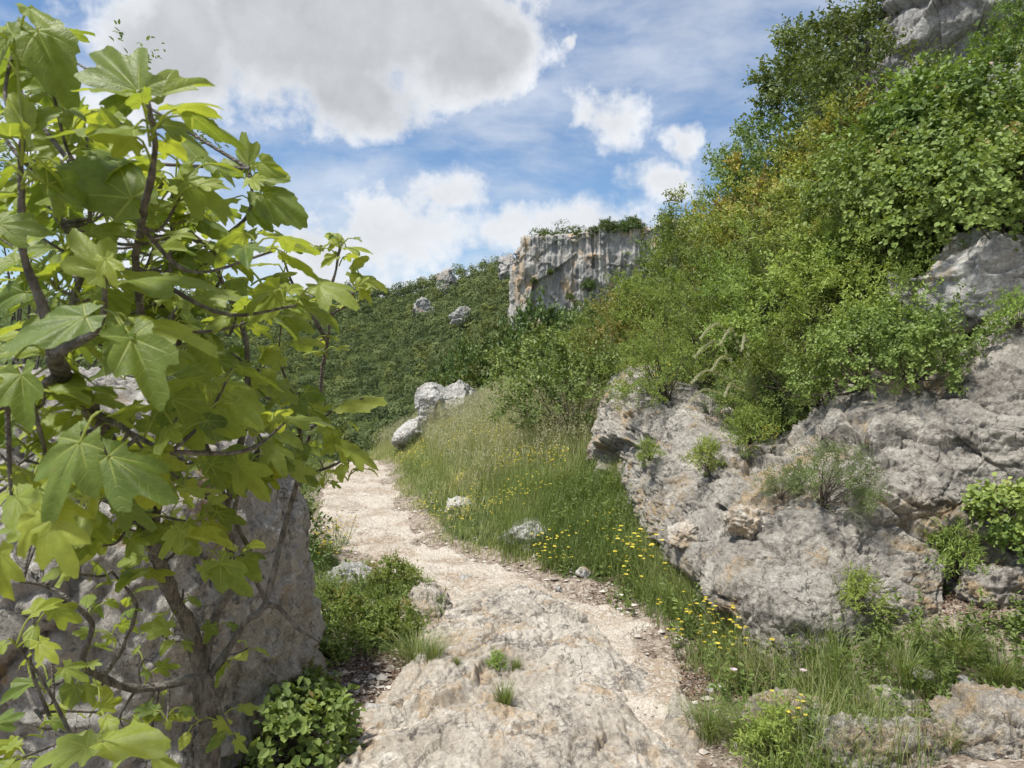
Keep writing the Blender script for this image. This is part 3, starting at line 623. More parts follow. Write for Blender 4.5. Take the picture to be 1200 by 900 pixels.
# trees nearer than the far hill, below the cliff
T_ = [(636,362,78,'light green spreading tree in front of the cliff centre','tree0'),(600,398,66,'dark rounded tree right of the boulder pair','tree1'),(655,405,62,'broad green tree in the row below the cliff, nearest the bank','tree0'),(572,402,84,'tree at the left end of the row below the cliff','tree1'),
      (692,384,88,'tree under the right part of the cliff','tree1'),(556,432,70,'small dark tree above the boulder pair','tree0'),(668,370,120,'tree just below the middle of the cliff','tree1'),(606,378,125,'tree below the left corner of the cliff','tree0'),(722,366,100,'tree behind the pale bare trunk','tree0'),
      (545,408,120,'tree on the wooded slope left of the row below the cliff','tree1'),(712,352,150,'tree touching the cliff foot on the right','tree1'),(684,366,155,'tree touching the cliff foot in the middle','tree0'),(582,388,150,'tree behind the left end of the row','tree0'),(526,428,110,'lower tree behind the boulder pair','tree1'),(745,340,130,'tree against the right end of the cliff foot','tree0'),(622,402,60,'low leafy tree between the dark rounded and the broad green tree','tree1')]
for px, py, Y, lab, k in T_:
    top = P(px, py, Y); z = G(top[:1], top[1:2])[0]; h = max(top[2]-z, 3.5)
    plant(k, (top[0], Y, z-.2), (min(h/7, 1.15)*rng.uniform(.95, 1.1), min(h/7, 1.15), h/7.2), lab)
# scrub on the brow of the cliff and in its cracks
for i, (px, py, s, lab) in enumerate([(622,290,.42,'rounded bush at the left end of the cliff top'),(638,287,.55,'dark bush on the cliff top near its left end'),(652,286,.5,'low bush on the cliff top left of the pinnacle'),(678,281,.42,'low bush on the cliff top right of the pinnacle'),(695,279,.5,'bush on the middle of the cliff top'),(712,276,.66,'tallest bush on the cliff top'),(728,274,.55,'bush on the cliff top right of the tallest'),(742,271,.6,'bush on the cliff top where the slope hides it')]):
    plant('tree%d' % (i % 2), P(px, py+4, 251.5), (s*1.5, s*1.5, s*1.3), lab, name='cliff_top_bush', cat='bush', group='bushes on the cliff top')
for i, (px, py, s, lab) in enumerate([(690,335,.62,'dark round bush growing out of the cliff face'),(625,327,.35,'small bush on a ledge left on the cliff face'),(645,315,.3,'small bush on the upper cliff ledge'),(668,345,.35,'bush in a crack beside the large dark one')]):
    plant('tree%d' % (i % 2), P(px, py+7, 245.5), (s, s, s*.9), lab, name='cliff_face_bush', cat='bush', group='bushes on the cliff face')

# low scrub that fills the slope between the shrubs
g = np.random.default_rng(8); n = 46000
y = g.uniform(4.6, 25, n); x = xw(y)+.1+.7*(1-sm(7, 9, y))+g.uniform(0, 1, n)*g.uniform(0, 10, n); z = G(x, y)
p = np.stack([x, y, z+g.uniform(-.02, .32, n)*(.5+.5*vnoise(np.stack([x*1.4, y*1.4, 0*x], 1), 4))], 1)
V, Q, a, b = leaves(p, rdir(n, g)+[0, 0, .4], unit(rdir(n, g)*.8+[-.3, -.2, .8]), .055*g.uniform(.6, 1.4, n), .03*g.uniform(.6, 1.4, n), g.uniform(0, 1, n), g.uniform(0, 1, n))
tag(link('scrub_undergrowth', mesh('scrub_undergrowth', V, [Q], M_fine, {'rnd': a, 'tone': b}, False)), 'low leafy undergrowth between the shrubs of the right slope', 'undergrowth', None, 'stuff')

# ------------------------------------------------------------------ grass
def scatter(n, x0, x1, y0, y1, keep, seed):
    g = np.random.default_rng(seed); x = g.uniform(x0, x1, n); y = g.uniform(y0, y1, n)
    d = x-np.interp(y, PY, PXC); hw = np.interp(y, PY, PHW); q = np.stack([x, y, 0*x], 1)
    k = g.uniform(0, 1, n) < keep(x, y, d, hw, fbm(q*1.7, 3, seed))
    x, y = x[k], y[k]; z = G(x, y)+bumps(x, y)
    return np.stack([x, y, z-.012], 1), d[k]-hw[k]
def k1(x, y, d, hw, f): return sm(.02, .25, d-hw+.14*f)*(x < xw(y)-.15)*np.where(y < 6.5, (x < .95+.12*(6.5-y)), 1)
p, dd = scatter(85000, -3.5, 1.6, 6.3, 20, k1, 41)
hh = .13+.34*sm(.15, 1.2, dd)*sm(7.0, 10, p[:, 1])+.05*fbm(p*1.3, 2, 6); hh = np.clip(hh, .08, .6)
tag(link('bank_grass', grass_mesh('bank_grass', p, hh, M_tall, .0065, .8, 51)), 'tall pale seeding grass covering the bank right of the far path', 'grass', None, 'stuff')
# seed heads of the tall grass
g = np.random.default_rng(52); sel = g.choice(np.nonzero((dd > .7) & (p[:, 1] > 8.5))[0], 8000); pp = p[sel]; hs = hh[sel]*g.uniform(1.1, 1.55, len(sel))
a = g.uniform(0, 6.28, len(sel)); V, Q, T, r_, t_ = blades(pp, hs, np.stack([np.cos(a), np.sin(a)], 1)*.6, np.full(len(sel), .0035), g.uniform(.1, .5, len(sel)), g.uniform(0, 1, len(sel)), g.uniform(0, 1, len(sel)))
mb = MB(); mb.add(V, Q, T, rnd=r_, tone=t_)
tipv = V.reshape(len(sel), -1, 3)[:, -1]
for j in range(7):
    V, Q, r_, t_ = leaves(tipv+g.normal(size=tipv.shape)*[.012, .012, .03], rdir(len(sel), g)*.6+[0, 0, .6], rdir(len(sel), g), .022, .008, g.uniform(.4, 1, len(sel)), g.uniform(0, 1, len(sel)))
    mb.add(V, Q, None, rnd=r_, tone=t_)
tag(link('seeding_grass', mb.mesh('seed_heads', M_dry, False)), 'straw coloured seed heads standing over the bank grass', 'grass', None, 'stuff')
def k2(x, y, d, hw, f): return sm(.06, .26, d-hw+.16*f)*(x < 1.62)*(y < 8.6)*np.where(y > 6.2, x > -.15+.5*(y-6.2)*0, 1)*sm(2.9, 3.4, y+.3*f)*(.25+.75*sm(-.3, .25, f+.35))
p, dd = scatter(62000, -.1, 1.9, 2.7, 8.6, k2, 43)
tag(link('verge_grass', grass_mesh('verge_grass', p, .12+.24*sm(.03, .35, dd)+.06*fbm(p*3, 2, 8), M_grass, .0042, 1.15, 53)), 'lush green grass along the right path edge at the outcrop foot', 'grass', None, 'stuff')
def k3(x, y, d, hw, f): return sm(.03, .3, -d-hw+.2*f)*(y > 4.4)*sm(-.5, .0, f+.12)*(-d-hw < 1.6)
p, dd = scatter(70000, -5, .2, 4.4, 17, k3, 44)
tag(link('left_grass', grass_mesh('left_grass', p, .10+.18*(.5+.5*fbm(p*1.8, 2, 9)), M_grass, .0055, .7, 54)), 'short green grass and herbs on the left path edge', 'grass', None, 'stuff')
def k4(x, y, d, hw, f): return ((x > 1.5) & (y < 4.35))*sm(.0, .35, f)
p, dd = scatter(11000, 1.45, 3.2, 3.2, 4.4, k4, 45)
tag(link('ledge_grass', grass_mesh('ledge_grass', p, .13+.10*fbm(p*2, 2, 3), M_grass, .0045, .9, 55)), 'thin grass and herbs on the dirt ledge at the lower right', 'grass', None, 'stuff')
# small broad leaved herbs among the grass
def herbs(name, seed, n, x0, x1, y0, y1, keep, h0, h1, label):
    p, dd = scatter(n, x0, x1, y0, y1, keep, seed); g = np.random.default_rng(seed+1); n = len(p); m = 14; i = np.repeat(np.arange(n), m); hh = g.uniform(h0, h1, n)
    a = g.uniform(0, 6.28, n); ln = np.stack([np.cos(a)*.3, np.sin(a)*.3, 1+0*a], 1); f = g.uniform(.12, 1, n*m)
    q = p[i]+ln[i]*(hh[i]*f)[:, None]; d = rdir(n*m, g)*[1, 1, .5]+[0, 0, .25]; L = (.022+.03*g.uniform(0, 1, n))[i]*(1.15-.5*f)
    V, Q, r_, t_ = leaves(q, d, rdir(n*m, g)*.5+[0, -.1, .9], L, L*g.uniform(.3, .6, n)[i], np.clip(g.uniform(0, 1, n)[i]*.7+.3*g.uniform(0, 1, n*m), 0, 1), g.uniform(0, .8, n)[i])
    tag(link(name, mesh(name, V, [Q], M_grass, {'rnd': r_, 'tone': t_*.8}, False)), label, 'herbs', None, 'stuff')
herbs('verge_herbs', 81, 1900, .4, 1.9, 2.7, 8.6, k2, .08, .34, 'small leafy herbs mixed into the grass of the right verge')
herbs('left_herbs', 83, 3800, -5, .2, 4.4, 12, k3, .06, .24, 'small leafy herbs mixed into the grass of the left verge')
herbs('bank_herbs', 85, 1300, -3.5, 1.6, 6.3, 16, k1, .12, .42, 'leafy herbs mixed into the bank grass')
herbs('ledge_herbs', 87, 700, 1.45, 3.2, 3.2, 4.4, k4, .05, .2, 'leafy herbs on the dirt ledge at the lower right')
# yellow flowers sprinkled through the far bank, too many to count
def k5(x, y, d, hw, f): return sm(.15, .4, f)*sm(.05, .3, d-hw)*(d-hw < 1.7)*(x < .9)
p, dd = scatter(9000, -3.2, 1.3, 6.6, 15, k5, 46)
g = np.random.default_rng(47); n = len(p); c = p+np.stack([0*dd, 0*dd, np.clip(.14+.2*sm(.2, 1.2, dd), .1, .4)*g.uniform(.8, 1.25, n)], 1)
M_yel = leaf_mat('yellow_petal', (.70, .56, .02), (.85, .74, .05), None, (.6, .8), .25, vary=0)
V, Q, a, b = leaves(np.repeat(c, 3, 0)-.006, rdir(3*n, g)*[1, 1, .3], np.array([[0, 0, 1.]]).repeat(3*n, 0)+.3*rdir(3*n, g), .016, .013, g.uniform(0, 1, 3*n), g.uniform(0, 1, 3*n))
tag(link('bank_wildflowers', mesh('bank_wildflowers', V, [Q], M_yel, {'rnd': a, 'tone': b}, False)), 'tiny yellow flowers sprinkled through the grass of the far bank', 'wildflowers', None, 'stuff')

# clumps of yellow flowers near the outcrop: stems, leaves and blossoms
def flower_clump(seed, n, r, h, petal=.0135):
    g = np.random.default_rng(seed); st, bl, le = MB(), MB(), MB()
    a = g.uniform(0, 6.28, n); rr = r*np.sqrt(g.uniform(0, 1, n)); base = np.stack([rr*np.cos(a)*.6, rr*np.sin(a)*.6, 0*a], 1); top = np.stack([rr*np.cos(a)*1.25, rr*np.sin(a)*1.25, h*g.uniform(.25, 1.1, n)], 1)
    for i in range(n): tube(st, catmull([base[i], (base[i]+top[i])/2+g.normal(size=3)*.015, top[i]], 5), [.0016, .001], 3)
    for k in range(5):
        th = k*1.2566+a; d = np.stack([np.cos(th), np.sin(th), .25+0*th], 1)
        V, Q, r_, t_ = leaves(top, d, np.array([[0, -.4, .9]]).repeat(n, 0)+.4*rdir(n, g), petal*1.2, petal*1.2, g.uniform(0, 1, n), g.uniform(0, 1, n)); bl.add(V, Q, None, rnd=r_, tone=t_)
    m = n*9; i = g.integers(0, n, m); f = g.uniform(.1, .9, m)[:, None]
    V, Q, r_, t_ = leaves(base[i]*(1-f)+top[i]*f, rdir(m, g)+[0, 0, .5], rdir(m, g)*.7+[0, 0, .8], .032, .006, g.uniform(0, 1, m), g.uniform(0, .8, m)); le.add(V, Q, None, rnd=r_, tone=t_)
    return [('stems', st.mesh('flower_stems', M_grass)), ('foliage', le.mesh('flower_leaves', M_grass, False)), ('blossoms', bl.mesh('flower_petals', M_yel, False))]
for i in range(3): proto(f'flow{i}', 'yellow_wildflower', 'wildflower', 'yellow wildflower clumps', flower_clump(200+i, 38, .20, .36))
for i, (px, py, s, lab) in enumerate([(765,690,1.15,'dense yellow wildflower clump at the left foot of the lower grey face'),(800,672,1.0,'yellow wildflower clump under the overhanging slab'),(735,672,.9,'yellow wildflower clump right of the white stone'),(815,770,.85,'yellow wildflowers in tall grass beside the hump'),(868,790,.9,'yellow wildflowers against the dark foot of the grey face'),
        (650,665,.8,'sparse yellow wildflowers below the low grey rock'),(850,755,.8,'yellow wildflowers between the two lower clumps at the rock foot'),(930,880,.6,'few yellow wildflowers at the bottom edge by the rounded grey rock'),(378,662,1.0,'yellow wildflowers on the left verge beside the big boulder'),(395,640,.8,'yellow wildflowers on the left verge at the path bend')]):
    plant('flow%d' % (i % 3), hit(px, py)-[0, 0, .01], s, lab)
for i, (px, py, Y, s, lab) in enumerate([(770,462,7.6,.9,'yellow flowers on top of the left end of the outcrop'),(902,522,5.95,.4,'two yellow flowers hanging below the plume grass')]):
    plant('flow%d' % i, onrock(px, py), s, lab, group='yellow flowers up on the outcrop')
# pink bindweed
M_pink = leaf_mat('pink_petal', (.70, .50, .60), (.80, .66, .72), None, (.6, .8), .3, vary=0)
for px, py, Y, lab in [(859,787,3.75,'single pale pink bindweed flower in the grass left of the others'),(940,788,3.6,'pale pink bindweed flower at the foot of the grey face'),(912,813,3.5,'small pink bindweed flower just above the rounded grey rock'),(1072,880,3.05,'pink bindweed flower on the broad grey bottom rock'),(1136,823,3.45,'deep pink bindweed flower on the dirt ledge')]:
    c = P(px, py, Y); gz = min(G(c[:1], c[1:2])[0], c[2]-.05); root = thing('bindweed_flower', lab, 'flower', (c[0], c[1], gz), 'pink bindweed flowers')
    h = c[2]-gz; mb = MB(); tube(mb, catmull([(0, 0, 0), (.01, 0, h*.6), (0, -.005, h)], 6), [.0016, .0012], 4); link('stem', mb.mesh('bindweed_stem', M_grass), root)
    th = np.linspace(0, 2*np.pi, 20, endpoint=False); mb = MB(); rr = [.002, .005, .011, .018]; zz = [0, .010, .015, .017]
    V = np.concatenate([np.stack([r*np.cos(th)*(1+.05*np.cos(5*th)), r*np.sin(th)*(1+.05*np.cos(5*th)), h+z_+0*th], 1) for r, z_ in zip(rr, zz)]); V[:, 1] -= (V[:, 2]-h)*.7
    mb.add(V, grid_faces(20, 4, True), None, rnd=np.repeat([1, .9, .5, .2], 20), tone=0.); link('petals', mb.mesh('bindweed_petals', M_pink), root)

# ------------------------------------------------------------------ small plants one by one
proto('cush', 'cushion_shrub', 'shrub', None, SP('cush', 301, .34, .25, 60, 120, .020, .0055, .07, 'lance', M_thyme, M_wood, flat=1., stem_r=.004))
proto('tuft', 'herb_tuft', 'herb', None, SP('tuft', 302, .24, .13, 40, 50, .030, .008, .05, 'lance', M_fine, M_wood, flat=1., stem_r=.003))
proto('bush', 'low_green_bush', 'bush', None, SP('bush', 303, .40, .28, 60, 60, .034, .018, .085, 'oval', M_red, M_wood, flat=.8, stem_r=.005))
proto('dock', 'round_leaf_bush', 'bush', None, SP('dock', 304, .42, .26, 40, 26, .055, .045, .10, 'round', M_round, M_wood, flat=.5, stem_r=.005, up=1.))
def tuft_parts(seed, n, r, h, mat, wid=.004, curve=.9):
    g = np.random.default_rng(seed); a = g.uniform(0, 6.28, n); rr = r*g.uniform(0, 1, n)
    pts = np.stack([rr*np.cos(a), rr*np.sin(a), 0*a-.01], 1); lean = np.stack([np.cos(a), np.sin(a)], 1)*g.uniform(.3, 1, n)[:, None]
    V, Q, T, r_, t_ = blades(pts, h*g.uniform(.5, 1.1, n), lean, np.full(n, wid), curve*g.uniform(.4, 1.4, n), g.uniform(0, 1, n), g.uniform(0, 1, n))
    return [('blades', mesh('tuft_blades', V, [Q, T], mat, {'rnd': r_, 'tone': t_}, False))]
proto('gtuft', 'grass_tuft', 'grass', 'grass tufts', tuft_parts(311, 260, .06, .20, M_grass))
proto('gtall', 'grass_tuft', 'grass', 'grass tufts', tuft_parts(312, 420, .15, .34, M_grass, .0042, 1.5))
proto('dtuft', 'dry_grass_tuft', 'grass', 'dry grass tufts', tuft_parts(313, 130, .12, .34, M_dry, .0024, 1.8))
for k, px, py, Y, s, lab, tl in [
    ('cush',962,592,4.72,1.0,'rounded grey green cushion shrub growing from the middle of the rock face',(.5,0)),('cush',915,585,4.9,.55,'small cushion plant left of the round cushion shrub',(.5,0)),
    ('tuft',1122,682,4.05,1.15,'bright green feathery tuft on the ledge left of the cracked block',(.1,0)),('tuft',1010,720,3.95,.8,'thin green herb at the foot of the rock face above the ledge',(.1,0)),
    ('dock',1182,620,4.2,.62,'leafy bramble growing on the rock at the right edge',(.3,0)),('dock',1200,650,4.0,.5,'leafy sprig below the bramble at the right edge',(.3,0)),
    ('tuft',828,552,6.1,.9,'green herb in the crack between the two upper slabs',(.3,0)),('tuft',762,540,6.75,.7,'dark herb in a hollow of the left slab',(.3,0)),('tuft',880,520,6.0,1.1,'green herbs hanging under the dry plume grass',(.4,0)),
    ('cush',872,498,6.0,1.3,'feathery green cushion hanging at the outcrop lip under the plume grass',(.5,0)),('cush',915,486,6.0,1.1,'green cushion plant on the outcrop lip right of the plume grass',(.5,0)),('tuft',895,470,6.,1.6,'feathery herb behind the plume grass on the outcrop lip',(.2,0)),
    ('tuft',1090,375,5.6,1.0,'grass like herb at the foot of the pale grey boulder',(.2,0)),('tuft',1195,385,5.0,.9,'herb at the right edge under the pale boulder',(.2,0))]:
    plant(k, onrock(px, py), s, lab, tilt=tl)
for k, px, py, s, lab in [('bush',428,752,.70,'bright green bush with reddish tips at the left edge of the hump'),('bush',462,752,.55,'lower green bush right of the red tipped one'),('bush',462,692,.62,'small green bush behind the red tipped one by the path bend'),('bush',385,722,.5,'green bush against the boulder edge'),
    ('dock',345,890,.72,'round leaved bush at the foot of the big boulder'),('dock',362,842,.5,'round leaved bush above the bottom one beside the boulder'),('dock',378,782,.4,'small leafy plant under the fig branch tip'),('bush',340,810,.5,'green plant squeezed against the boulder foot'),
    ('gtall',372,694,.7,'grass tuft on the left verge beside the boulder edge'),('gtall',398,704,.65,'grass tuft in front of the white pitted rock on the left verge'),('gtall',384,650,.7,'grass tuft at the left path edge beyond the boulder'),('gtall',442,694,.6,'grass tuft behind the red tipped bush'),('gtall',474,684,.55,'grass tuft at the path bend right of the small bush'),('gtuft',430,672,.9,'short grass tuft at the left edge of the path bend'),('gtall',488,778,.85,'bright grass tuft at the left edge of the hump'),('gtuft',508,800,.8,'small grass tuft below the bright one on the hump edge'),('gtuft',590,852,.7,'grass tuft growing in a crack of the hump'),('tuft',582,806,.35,'small herb on the hump'),('gtuft',604,808,.42,'tiny grass tuft beside the herb on the hump'),('gtuft',535,812,.3,'tiny grass sprout on the hump left of the herb'),
    ('gtuft',500,690,.7,'pale yellow grass tuft at the top of the hump'),('gtall',1060,800,.8,'leaning grass tuft on the left of the dirt ledge'),('gtall',1120,770,.8,'grass tuft on the dirt ledge under the bright herb'),('gtall',1170,800,.75,'grass tuft on the right of the dirt ledge'),('gtall',960,830,.7,'grass tuft between the two lower rocks'),('gtall',880,870,.8,'thick grass tuft at the bottom of the verge'),('gtuft',1110,880,.8,'sparse grass tuft in the crack of the bottom rocks'),('tuft',905,895,.9,'green herb at the bottom edge of the verge'),('gtuft',850,690,1.,'grass tuft in the gap under the lower grey face'),
    ('gtall',830,860,.7,'grass tuft on the brown soil beside the hump end'),('tuft',845,650,.01,'x')]:
    if lab != 'x': plant(k, onhump(hit(px, py))-[0, 0, .01], s, lab)
for px, py, Y, s, lab in [(905,470,6.4,1.3,'dry brown grass tuft hanging from the outcrop lip'),(1085,395,5.6,.9,'dry stalks lying at the left foot of the pale boulder'),(940,470,6.1,1.0,'dry grass fringe right of the plume grass'),(1050,455,5.5,.8,'dry roots and grass under the hanging round leaved bush')]:
    plant('dtuft', onrock(px, py), s, lab, tilt=(.6, -.3))
# feather grass plumes arching over the outcrop
root = thing('plume_grass', 'feather grass with long arching pale plumes on the outcrop lip', 'grass', onrock(893, 505)); PY_ = root.location[1]-6.5; o = np.array(root.location)
mb = MB(); mp = MB(); g = np.random.default_rng(5)
for ex, ey in [(822,388),(815,410),(812,440),(810,462),(845,395),(835,425),(850,455),(870,400)]:
    yy = 6.05+PY_; j1 = g.uniform(-6, 6); m1 = P(880+j1, 448+(ey-388)*.3, yy); m2 = P(.45*880+.55*ex, ey-4+j1*.5, yy-.08); m3 = P(.2*880+.8*ex, ey-5, yy-.12); e = P(ex, ey+7, yy-.15)
    c = catmull([np.zeros(3), m1-o, m2-o, m3-o, e-o], 24); tube(mb, c, [.002, .0015, .0008], 4)
    q = np.repeat(c[9:], 42, 0); q = q+g.normal(size=q.shape)*.004; dd = np.repeat(np.gradient(c, axis=0)[9:], 42, 0)
    V, Q, r_, t_ = leaves(q, unit(dd)+.35*rdir(len(q), g), rdir(len(q), g), .022, .0018, g.uniform(.5, 1, len(q)), g.uniform(0, 1, len(q))); mp.add(V, Q, None, rnd=r_, tone=t_)
link('stalks', mb.mesh('plume_stalks', M_dry), root); M_plume = leaf_mat('plume', (.42, .44, .26), (.64, .64, .46), None, (.6, .8), .3, vary=0); link('plumes', mp.mesh('plumes', M_plume, False), root)
link('blades', tuft_parts(315, 260, .10, .45, M_tall, .003, 1.6)[0][1], root)
# bare dry bushes
def twigs(seed, n, h, r):
    g = np.random.default_rng(seed); mb = MB()
    for i in range(n):
        a = np.array([g.normal()*.03, g.normal()*.03, 0]); th = g.uniform(0, 6.28); e = np.array([math.cos(th)*r*g.uniform(.2, 1), math.sin(th)*r*g.uniform(.2, 1), h*g.uniform(.5, 1.1)]); m = (a+e)*.5+g.normal(size=3)*.05
        c = catmull([a, m, e], 8); tube(mb, c, [.0045, .0012], 4)
        for k in range(5):
            b = c[g.integers(3, 8)]; tube(mb, np.array([b, b+unit(e-a)*.06+g.normal(size=3)*.05, b+unit(e-a)*.12+g.normal(size=3)*.09]), [.0016, .0008], 3)
    return [('twigs', mb.mesh('dry_twigs', M_dry if seed % 2 else M_wood, False))]
proto('bare', 'dry_shrub', 'shrub', 'bare dry shrubs', twigs(331, 46, .9, .45)); proto('bared', 'dry_shrub', 'shrub', 'bare dry shrubs', twigs(332, 40, 1.2, .5))
for k, px, py, s, lab in [('bare',880,395,1.2,'straw coloured bare shrub behind the plume grass'),('bared',1000,200,1.5,'dark bare shrub under the oaks'),('bare',1150,205,1.1,'straw coloured bare twigs among the round leaved bushes'),('bared',770,380,1.1,'dark bare shrub on the left of the slope'),('bare',930,345,.9,'straw coloured bare twigs beside the half hidden white rock'),('bared',690,440,1.0,'dark bare twigs above the outcrop corner')]:
    plant(k, hit(px, py), s, lab, tilt=(-.2, -.3))
# pale bare trunk on the skyline left of the slope
root = thing('dead_trunk', 'pale bare dead trunk standing among shrubs below the cliff', 'dead tree', P(712, 412, 17.5)); mb = MB()
tube(mb, [(0, 0, -.5), (.02, 0, .4), (-.01, .02, .8), (.02, 0, 1.15)], [.085, .07, .06, .035], 9, .3, 3); link('trunk', mb.mesh('dead_trunk', bark_mat('bleached_wood', (.36, .33, .29), (.16, .14, .12), .4)), root)
mb = MB(); tube(mb, catmull([(0, 0, .95), (-.2, 0, 1.2), (-.34, .05, 1.22)], 8), [.02, .006], 5); tube(mb, catmull([(.01, 0, 1.05), (.12, 0, 1.28), (.10, 0, 1.4)], 8), [.02, .006], 5); link('branches', mb.mesh('dead_branches', M_wood), root)

# loose gravel and leaf litter
g = np.random.default_rng(61); n = 5200
y = 2.6+g.uniform(0, 1, n)**1.6*8.5; x = np.interp(y, PY, PXC)+g.normal(size=n)*.95*np.interp(y, PY, PHW)
ex = g.normal(size=(1500, 2))*[.22, .35]+[-.92, 3.75]; x = np.concatenate([x, ex[:, 0]]); y = np.concatenate([y, ex[:, 1]]); k = inside_dist(x, y, poly) < .05; x, y = x[k], y[k]; n = len(x); r = .004+.024*g.uniform(0, 1, n)**4
ico = unit(np.array([[0, 0, 1], [.9, 0, .2], [.3, .85, .1], [-.7, .5, .2], [-.7, -.55, .1], [.25, -.85, .2], [0, 0, -.8]]))
ft = np.array([[0, 1, 2], [0, 2, 3], [0, 3, 4], [0, 4, 5], [0, 5, 1], [6, 2, 1], [6, 3, 2], [6, 4, 3], [6, 5, 4], [6, 1, 5]])
V = ico[None]*(1+.35*g.normal(size=(n, 7, 1)))*r[:, None, None]*np.array([1.25, 1, .6]); a = g.uniform(0, 6.28, n); ca, sa = np.cos(a)[:, None], np.sin(a)[:, None]
V = np.stack([V[..., 0]*ca-V[..., 1]*sa, V[..., 0]*sa+V[..., 1]*ca, V[..., 2]], -1)+np.stack([x, y, G(x, y)+bumps(x, y)+.008], 1)[:, None]
t = NT('pebble'); rn = t.attr('rnd'); M_peb = t.done(t.bsdf(t.mix(rn, (.24, .20, .16), (.62, .58, .51)), .9))
tag(link('gravel', mesh('gravel', V.reshape(-1, 3), [(np.arange(n)[:, None, None]*7+ft).reshape(-1, 3)], M_peb, {'rnd': np.repeat(g.uniform(0, 1, n), 7)}, False)), 'loose pale pebbles scattered over the path', 'gravel', None, 'stuff')
n = 9000; c = np.array([P(q[0], q[1], 1423/(q[1]-450)) for q in [(400,800),(430,780),(395,850),(820,830),(1080,770),(730,700),(440,840),(1150,800),(840,800)]])
j = g.integers(0, len(c), n); x = c[j, 0]+g.normal(size=n)*.16; y = c[j, 1]+g.normal(size=n)*.22
p = np.stack([x, y, G(x, y)+bumps(x, y)+g.uniform(.004, .018, n)], 1)
V, Q, a, b = leaves(p, rdir(n, g)*[1, 1, .25], np.array([[0, 0, 1.]]).repeat(n, 0)+.5*rdir(n, g), .020*g.uniform(.5, 1.4, n), .010*g.uniform(.6, 1.4, n), g.uniform(0, 1, n), g.uniform(0, 1, n))
t = NT('litter'); M_lit = t.done(t.bsdf(t.mix(t.attr('rnd'), (.055, .030, .020), (.24, .16, .11)), .9))
tag(link('leaf_litter', mesh('leaf_litter', V, [Q], M_lit, {'rnd': a, 'tone': b}, False)), 'red brown leaf litter on the bare soil beside the rocks', 'leaf litter', None, 'stuff')
# ------------------------------------------------------------------ the fig tree
def fig_leaf_mat():
    t = NT('fig_leaf'); u = t.attr('lobe_u'); vv = t.attr('lobe_v'); rnd = t.attr('rnd'); young = t.attr('tone')
    co = t.n('NewGeometry').outputs['Position']
    col = t.mix(rnd, (.095, .155, .032), (.235, .30, .058)); col = t.mix(young, col, (.36, .41, .06))
    blot = t.noise(co, 55., 4, .6); g = t.n('MapRange', i0=blot, i1=.3, i2=.7, i3=.85, i4=1.15).outputs[0]
    col = t.mix(1., col, t.n('CombineXYZ', i0=g, i1=g, i2=g).outputs[0], 'MULTIPLY')
    brown = t.math('MULTIPLY', t.step(t.noise(co, 38., 5, .65), .66, .72), .65); col = t.mix(brown, col, (.20, .15, .06))
    main = t.math('SUBTRACT', 1., t.step(t.math('SUBTRACT', vv, t.math('MULTIPLY', t.math('SUBTRACT', 1., u), .009)), .002, .012))
    sv = t.math('FRACT', t.math('MULTIPLY', t.math('ADD', t.math('SUBTRACT', u, t.math('MULTIPLY', vv, .9)), t.math('MULTIPLY', t.noise(co, 26., 2), .12)), 7.))
    side = t.math('MULTIPLY', t.math('SUBTRACT', 1., t.step(t.math('ABSOLUTE', t.math('SUBTRACT', sv, .5)), .02, .09)), .24)
    vein = t.math('MAXIMUM', main, t.math('MULTIPLY', side, t.step(u, .06, .16)))
    c2 = t.mix(t.math('MULTIPLY', vein, .75), col, (.30, .36, .10))
    net = t.n('TexVoronoi', Vector=co, Scale=190., _feature='DISTANCE_TO_EDGE').outputs['Distance']
    nb = t.bump(t.math('ADD', t.math('MULTIPLY', vein, -1.), t.math('MULTIPLY', net, .5)), .35, .004)
    b = t.bsdf(c2, .48, nb, .4)
    tr = t.n('BsdfTranslucent', Color=t.mix(1., c2, (2.2, 2.0, .9), 'MULTIPLY')).outputs[0]
    return t.done(t.n('MixShader', i0=.40, i1=b, i2=tr).outputs[0])
def fig_leaf(seed, lobes, depth, width=1.):
    """one leaf in its own plane: base at 0, tip at +Y; returns verts, faces, (u, v) in the nearest lobe"""
    g = np.random.default_rng(seed); nt, nr = 76, 7
    th = np.linspace(-R(142), R(142), nt)
    r = np.zeros(nt)
    for a, L, k in lobes:
        d = np.abs(th-a); r = np.maximum(r, L*np.clip(np.cos(np.clip(d*k*depth, 0, 1.45)), 0, 1)**.55)
    r = np.maximum(r, .30*(1-.25*np.abs(th)/R(142)))
    r = np.convolve(np.pad(r, 2, mode='edge'), [.1, .22, .36, .22, .1], 'valid')
    for a, L, k in lobes: r = np.maximum(r, (L*.965)*np.exp(-((th-a)/.17)**2)*(L > .3))
    r = r*(1+.028*np.sin(th*27+g.uniform(0, 6))*(1+.4*g.normal(size=nt)))
    f = np.linspace(0.02, 1, nr)**.8
    X = np.sin(th)[None]*r[None]*f[:, None]*width; Y = np.cos(th)[None]*r[None]*f[:, None]
    A = np.array([l[0] for l in lobes]); dd = th[:, None]-A[None]; j = np.abs(dd).argmin(1)
    dl = dd[np.arange(nt), j]; rr = r[None]*f[:, None]
    u = rr*np.cos(dl)[None]; v = np.abs(rr*np.sin(dl)[None])
    Z = .16*np.minimum(v, .22)-.30*(rr**2)*g.uniform(.3, 1.1)+.05*np.sin(th*3+g.uniform(0, 6))[None]*rr+.035*np.sin(th*11+g.uniform(0, 6))[None]*rr**2
    Z = Z+g.uniform(.0, .45)*np.abs(X)*(1 if g.uniform() < .75 else -1)
    return np.stack([X, Y, Z], -1).reshape(-1, 3), grid_faces(nt, nr), u.ravel(), v.ravel()
